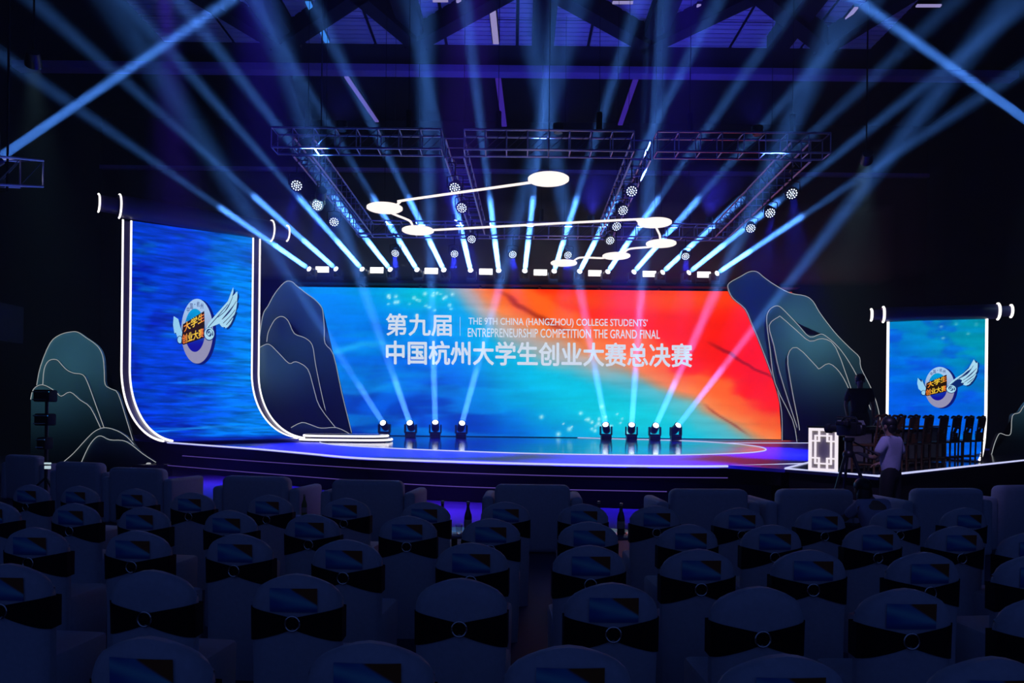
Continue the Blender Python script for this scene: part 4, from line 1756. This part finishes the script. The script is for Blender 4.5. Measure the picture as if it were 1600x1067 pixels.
def hand(f, wrist_i, wrist, d, up_):
    """palm and five curled fingers growing from the wrist along d"""
    d = Vector(d).normalized()
    side = d.cross(Vector(up_)).normalized()
    n = side.cross(d).normalized()
    palm = f.add(wrist + d * .05, (.034, .016), wrist_i)
    for k_, ln in ((-1.5, .062), (-.5, .075), (.5, .08), (1.5, .07)):
        a = wrist + d * .09 + side * k_ * .019
        i = f.add(a, .0095, palm)
        i = f.add(a + d * ln * .45 - n * .010, .0085, i)
        f.add(a + d * ln * .75 - n * .034, .0075, i)
    a = wrist + d * .045 + side * -.042
    i = f.add(a, .011, palm)
    f.add(a + d * .04 - n * .02 - side * .008, .009, i)


def person(label, loc, rz, pose, shirt_m, trouser_m, hair_long=False, height=1.75):
    """pose: dictionary of joint places in the figure's own frame (faces +y)"""
    t = thing('person', label, 'person', loc, rz)
    P = {k_: Vector(v) for k_, v in pose.items()}
    f = Fig()
    pel = f.add(P['pelvis'], (.125, .088))
    sp = f.chain([(P['pelvis'].lerp(P['chest'], .5), (.115, .082)), (P['chest'], (.145, .10))], pel)
    nk = f.chain([(P['neck'], .058), (P['neck'].lerp(P['head'], .45), .052)], sp)
    hd = f.add(P['head'] - Vector((0, 0, .03)), (.075, .088), nk)
    f.add(P['head'] + Vector((0, -.008, .075)), (.066, .075), hd)
    for s_ in ('L', 'R'):
        sh = f.add(P['sh' + s_], .062, sp)
        el = f.chain([(P['sh' + s_].lerp(P['el' + s_], .5), .048), (P['el' + s_], .040)], sh)
        wr = f.chain([(P['el' + s_].lerp(P['wr' + s_], .5), .036), (P['wr' + s_], .026)], el)
        hand(f, wr, P['wr' + s_], P['wr' + s_] - P['el' + s_], (0, 0, 1))
        hp = f.add(P['hip' + s_], .095, pel)
        kn = f.chain([(P['hip' + s_].lerp(P['kn' + s_], .5), .078), (P['kn' + s_], .058)], hp)
        an = f.chain([(P['kn' + s_].lerp(P['an' + s_], .4), .052), (P['an' + s_], .036)], kn)
        ft = P['an' + s_] + P.get('toe', Vector((0, .17, 0))) + Vector((0, 0, -.045))
        f.chain([(P['an' + s_] + Vector((0, 0, -.03)), .04), (ft, .032)], an)
    me = f.mesh(2)
    me.materials.clear(); me.materials.append(M['skin'])
    body = link('body', me, t)
    h = P['head']
    # face: nose, ears, eyes, mouth
    for nm_, off, rr, mm_ in (('nose', (0, .105, -.005), (.013, .02, .022), 'skin'), ('ear', (-.083, -.005, 0), (.012, .022, .034), 'skin'), ('ear', (.083, -.005, 0), (.012, .022, .034), 'skin'),
                              ('eye', (-.032, .083, .025), (.012, .008, .006), 'hair'), ('eye', (.032, .083, .025), (.012, .008, .006), 'hair'), ('mouth', (0, .088, -.05), (.024, .008, .005), 'hair')):
        bm = NB()
        ball(bm, h + Vector(off), rr, 8, 6)
        obj(nm_, bm, M[mm_], body, True)
    bm = NB()
    ball(bm, h + Vector((0, -.018, .052)), (.094, .108, .098), 18, 12)
    if hair_long:
        ball(bm, h + Vector((0, -.055, -.08)), (.095, .07, .2), 16, 10)
    else:
        ball(bm, h + Vector((0, -.062, -.012)), (.082, .06, .085), 14, 10)
    obj('hair', bm, M['hair'], t, True)
    # clothes
    f = Fig()
    pel = f.add(P['pelvis'] - (P['chest'] - P['pelvis']) * .22, (.17, .128))
    sp = f.chain([(P['pelvis'].lerp(P['chest'], .5), (.168, .126)), (P['chest'] + Vector((0, 0, .01)), (.176, .130))], pel)
    f.add(P['neck'] - Vector((0, 0, .015)), .078, sp)
    for s_ in ('L', 'R'):
        sh = f.add(P['sh' + s_], .080, sp)
        f.chain([(P['sh' + s_].lerp(P['el' + s_], .45), .070), (P['sh' + s_].lerp(P['el' + s_], .78), .066)], sh)
    me = f.mesh(2)
    me.materials.clear(); me.materials.append(shirt_m)
    link('shirt', me, t)
    f = Fig()
    pel = f.add(P['pelvis'], (.165, .122))
    f.add(P['pelvis'] + (P['chest'] - P['pelvis']) * .45, (.150, .112), pel)
    for s_ in ('L', 'R'):
        hp = f.add(P['hip' + s_], .112, pel)
        f.chain([(P['hip' + s_].lerp(P['kn' + s_], .5), .094), (P['kn' + s_], .076), (P['kn' + s_].lerp(P['an' + s_], .5), .066), (P['an' + s_] + (P['kn' + s_] - P['an' + s_]) * .08, .058)], hp)
    me = f.mesh(2)
    me.materials.clear(); me.materials.append(trouser_m)
    link('trousers', me, t)
    for s_ in ('L', 'R'):
        bm = NB()
        a = P['an' + s_]
        toe = P.get('toe', Vector((0, .17, 0)))
        box(bm, (0, 0, 0), (.095, .27, .075), .03, 2, Matrix.Translation(a + toe * .45 + Vector((0, 0, -.045))) @ Matrix.Rotation(math.atan2(-toe.x, toe.y), 4, 'Z'))
        obj('shoe', bm, M['trouser'], t, True)
    return t


stand = dict(pelvis=(0, 0, .95), chest=(0, .02, 1.28), neck=(0, .02, 1.47), head=(0, .05, 1.62), shL=(-.19, .0, 1.42), shR=(.19, .0, 1.42),
             elL=(-.27, .10, 1.17), elR=(.28, -.04, 1.16), wrL=(-.16, .36, 1.22), wrR=(.16, .22, 1.08), hipL=(-.10, 0, .92), hipR=(.10, 0, .92),
             knL=(-.11, .03, .50), knR=(.12, .0, .50), anL=(-.12, 0, .085), anR=(.14, -.03, .085))
pm = at(1393, HZ, 10.5)
person('camera operator in a pale short-sleeved shirt standing behind the tripod', (pm.x, pm.y, 0), R(38), stand, M['shirt'], M['trouser'])
dark = dict(stand)
dark.update(elL=(-.25, -.02, 1.14), elR=(.25, -.02, 1.14), wrL=(-.24, .12, .92), wrR=(.24, .12, .92))
pd = at(1343, HZ, 14.6)
person('person dressed all in black standing on the platform behind the judges table', (pd.x, pd.y, SZ + .013), R(165), dark, M['trouser'], M['trouser'])
sit = dict(pelvis=(0, 0, .43), chest=(0, .08, .66), neck=(0, .14, .80), head=(-.05, .22, .90), shL=(-.18, .10, .74), shR=(.18, .10, .74),
           elL=(-.24, .28, .56), elR=(.24, .28, .56), wrL=(-.12, .46, .56), wrR=(.12, .46, .56), hipL=(-.09, .02, .42), hipR=(.09, .02, .42),
           knL=(-.11, .46, .44), knR=(.11, .46, .44), anL=(-.12, .42, .085), anR=(.12, .42, .085))
ps = at(1374, HZ, 8.35)
person('person with long dark hair and pale top sitting low in the gap between armchairs', (ps.x, ps.y, 0), R(12), sit, M['shirt'], M['trouser'], True)
st = thing('stool', 'low black stool under the seated person between the armchairs', 'stool', (ps.x, ps.y, 0))
bm = NB(); lathe(bm, [(0, .27), (.17, .27), (.18, .285), (.18, .305), (.17, .315), (0, .315)], 24); obj('seat', bm, M['black'], st, True)
for i in range(4):
    a = PI / 4 + i * PI / 2
    bm = NB(); tube(bm, [(.12 * math.cos(a), .12 * math.sin(a), .275), (.16 * math.cos(a), .16 * math.sin(a), 0)], .014, 8); obj('leg', bm, M['black'], st)

# ------------------------------------------------------------------ tripod with video camera
tp = at(1327, HZ, 10.45)
tr = thing('tripod', 'black video tripod standing before the side platform, left of the camera operator', 'tripod', (tp.x, tp.y, 0))
for i, a in enumerate((R(200), R(320), R(80))):
    bm = NB()
    c, s_ = math.cos(a), math.sin(a)
    tube(bm, [(.06 * c, .06 * s_, 1.22), (.27 * c, .27 * s_, .62)], .02, 8)
    tube(bm, [(.04 * c, .04 * s_, 1.22), (.25 * c, .25 * s_, .62)], .012, 6)
    tube(bm, [(.26 * c, .26 * s_, .66), (.43 * c, .43 * s_, .02)], .015, 8)
    ball(bm, (.43 * c, .43 * s_, .022), .022, 8, 6)
    obj('leg', bm, M['casing'], tr)
bm = NB(); lathe(bm, [(0, 1.18), (.075, 1.18), (.085, 1.22), (.07, 1.26), (.05, 1.28), (.05, 1.40), (.075, 1.42), (.075, 1.46), (0, 1.46)], 18)
obj('fluid_head', bm, M['casing'], tr, True)
bm = NB(); tube(bm, [(.05, -.03, 1.40), (.30, -.16, 1.24)], .011, 8); tube(bm, [(.24, -.13, 1.28), (.33, -.175, 1.22)], .017, 8)
obj('pan_handle', bm, M['casing'], tr)
bm = NB()
for a in (R(200), R(320), R(80)):
    tube(bm, [(0, 0, .5), (.29 * math.cos(a), .29 * math.sin(a), .56)], .009, 6)
obj('spreader', bm, M['casing'], tr)
vc = thing('video_camera', 'black shoulder video camera mounted on the tripod and pointed at the stage', 'camera', (tp.x, tp.y, 1.462), R(25))
bm = NB(); box(bm, (0, 0, .12), (.13, .34, .2), .02, 2); box(bm, (0, -.2, .11), (.1, .1, .15), .015, 1); obj('camera_body', bm, M['casing'], vc, True)
bm = NB(); lathe(bm, [(.05, .16), (.055, .2), (.055, .3), (.07, .31), (.07, .38), (.06, .38)], 18, o=(0, 0, .12), axis=(0, 1, 0)); obj('lens_barrel', bm, M['casing'], vc, True)
bm = NB(); tube(bm, smooth_path([(0, -.14, .21), (0, -.1, .28), (0, .08, .28), (0, .13, .21)], 3), .014, 8); obj('carry_handle', bm, M['casing'], vc, True)
bm = NB(); box(bm, (-.11, .04, .2), (.07, .16, .06), .012, 1); box(bm, (-.12, -.08, .2), (.08, .05, .08), .015, 1); obj('viewfinder', bm, M['casing'], vc)
bm = NB(); tube(bm, [(.05, .02, .29), (.05, .26, .29)], .014, 8); obj('microphone', bm, M['casing'], vc)

# ------------------------------------------------------------------ dark equipment stand, far left, and the box at the stage corner
es = at(73, HZ, 13.4)
t = thing('equipment_stand', 'dark lamp stand with small glinting fittings before the far left mountain boards', 'stand', (es.x, es.y, 0))
bm = NB(); tube(bm, [(0, 0, 0), (0, 0, 2.0)], .03, 10); obj('pole', bm, M['casing'], t, True)
for i in range(3):
    a = R(90 + 120 * i)
    bm = NB(); tube(bm, [(0, 0, .5), (.45 * math.cos(a), .45 * math.sin(a), .02)], .018, 8); obj('leg', bm, M['casing'], t)
for z, w in ((1.98, .30), (1.55, .26), (1.12, .16)):
    bm = NB(); box(bm, (0, -.04, z), (w, .26, .22), .03, 2); obj('lamp_box', bm, M['black'], t, True)
    bm = NB(); tube(bm, [(-w / 2, -.18, z + .07), (w / 2, -.18, z + .07)], .012, 6); tube(bm, [(-w / 2, -.18, z - .07), (w / 3, -.18, z - .07)], .010, 6); obj('handle', bm, M['chrome'], t)
bp_ = at(74.5, 727, 13.0)
bm = NB()
box(bm, (bp_.x - es.x, bp_.y - es.y, bp_.z + .035), (.115, .02, .03)); box(bm, (bp_.x - es.x, bp_.y - es.y, bp_.z - .035), (.105, .02, .055))
o = obj('indicator_light', bm, glow('indicator', lin(190, 215, 225), .9), t)
bm = NB(); tube(bm, [(0, 0, bp_.z), (bp_.x - es.x, bp_.y - es.y + .03, bp_.z)], .012, 6); obj('bracket', bm, M['casing'], t)
mb = at(238, 731, 19.3)
t = thing('floor_box', 'flat black box with a small lit lamp at the left corner of the stage', 'box', (mb.x, mb.y, 0))
bm = NB(); box(bm, (0, 0, .16), (.85, .5, .32), .03, 2); obj('case', bm, M['blackgloss'], t, True)
bm = NB(); lathe(bm, [(0, .318), (.06, .318), (.05, .35), (0, .36)], 12, o=(-.1, 0, 0)); obj('lamp', bm, M['tube'], t, True)
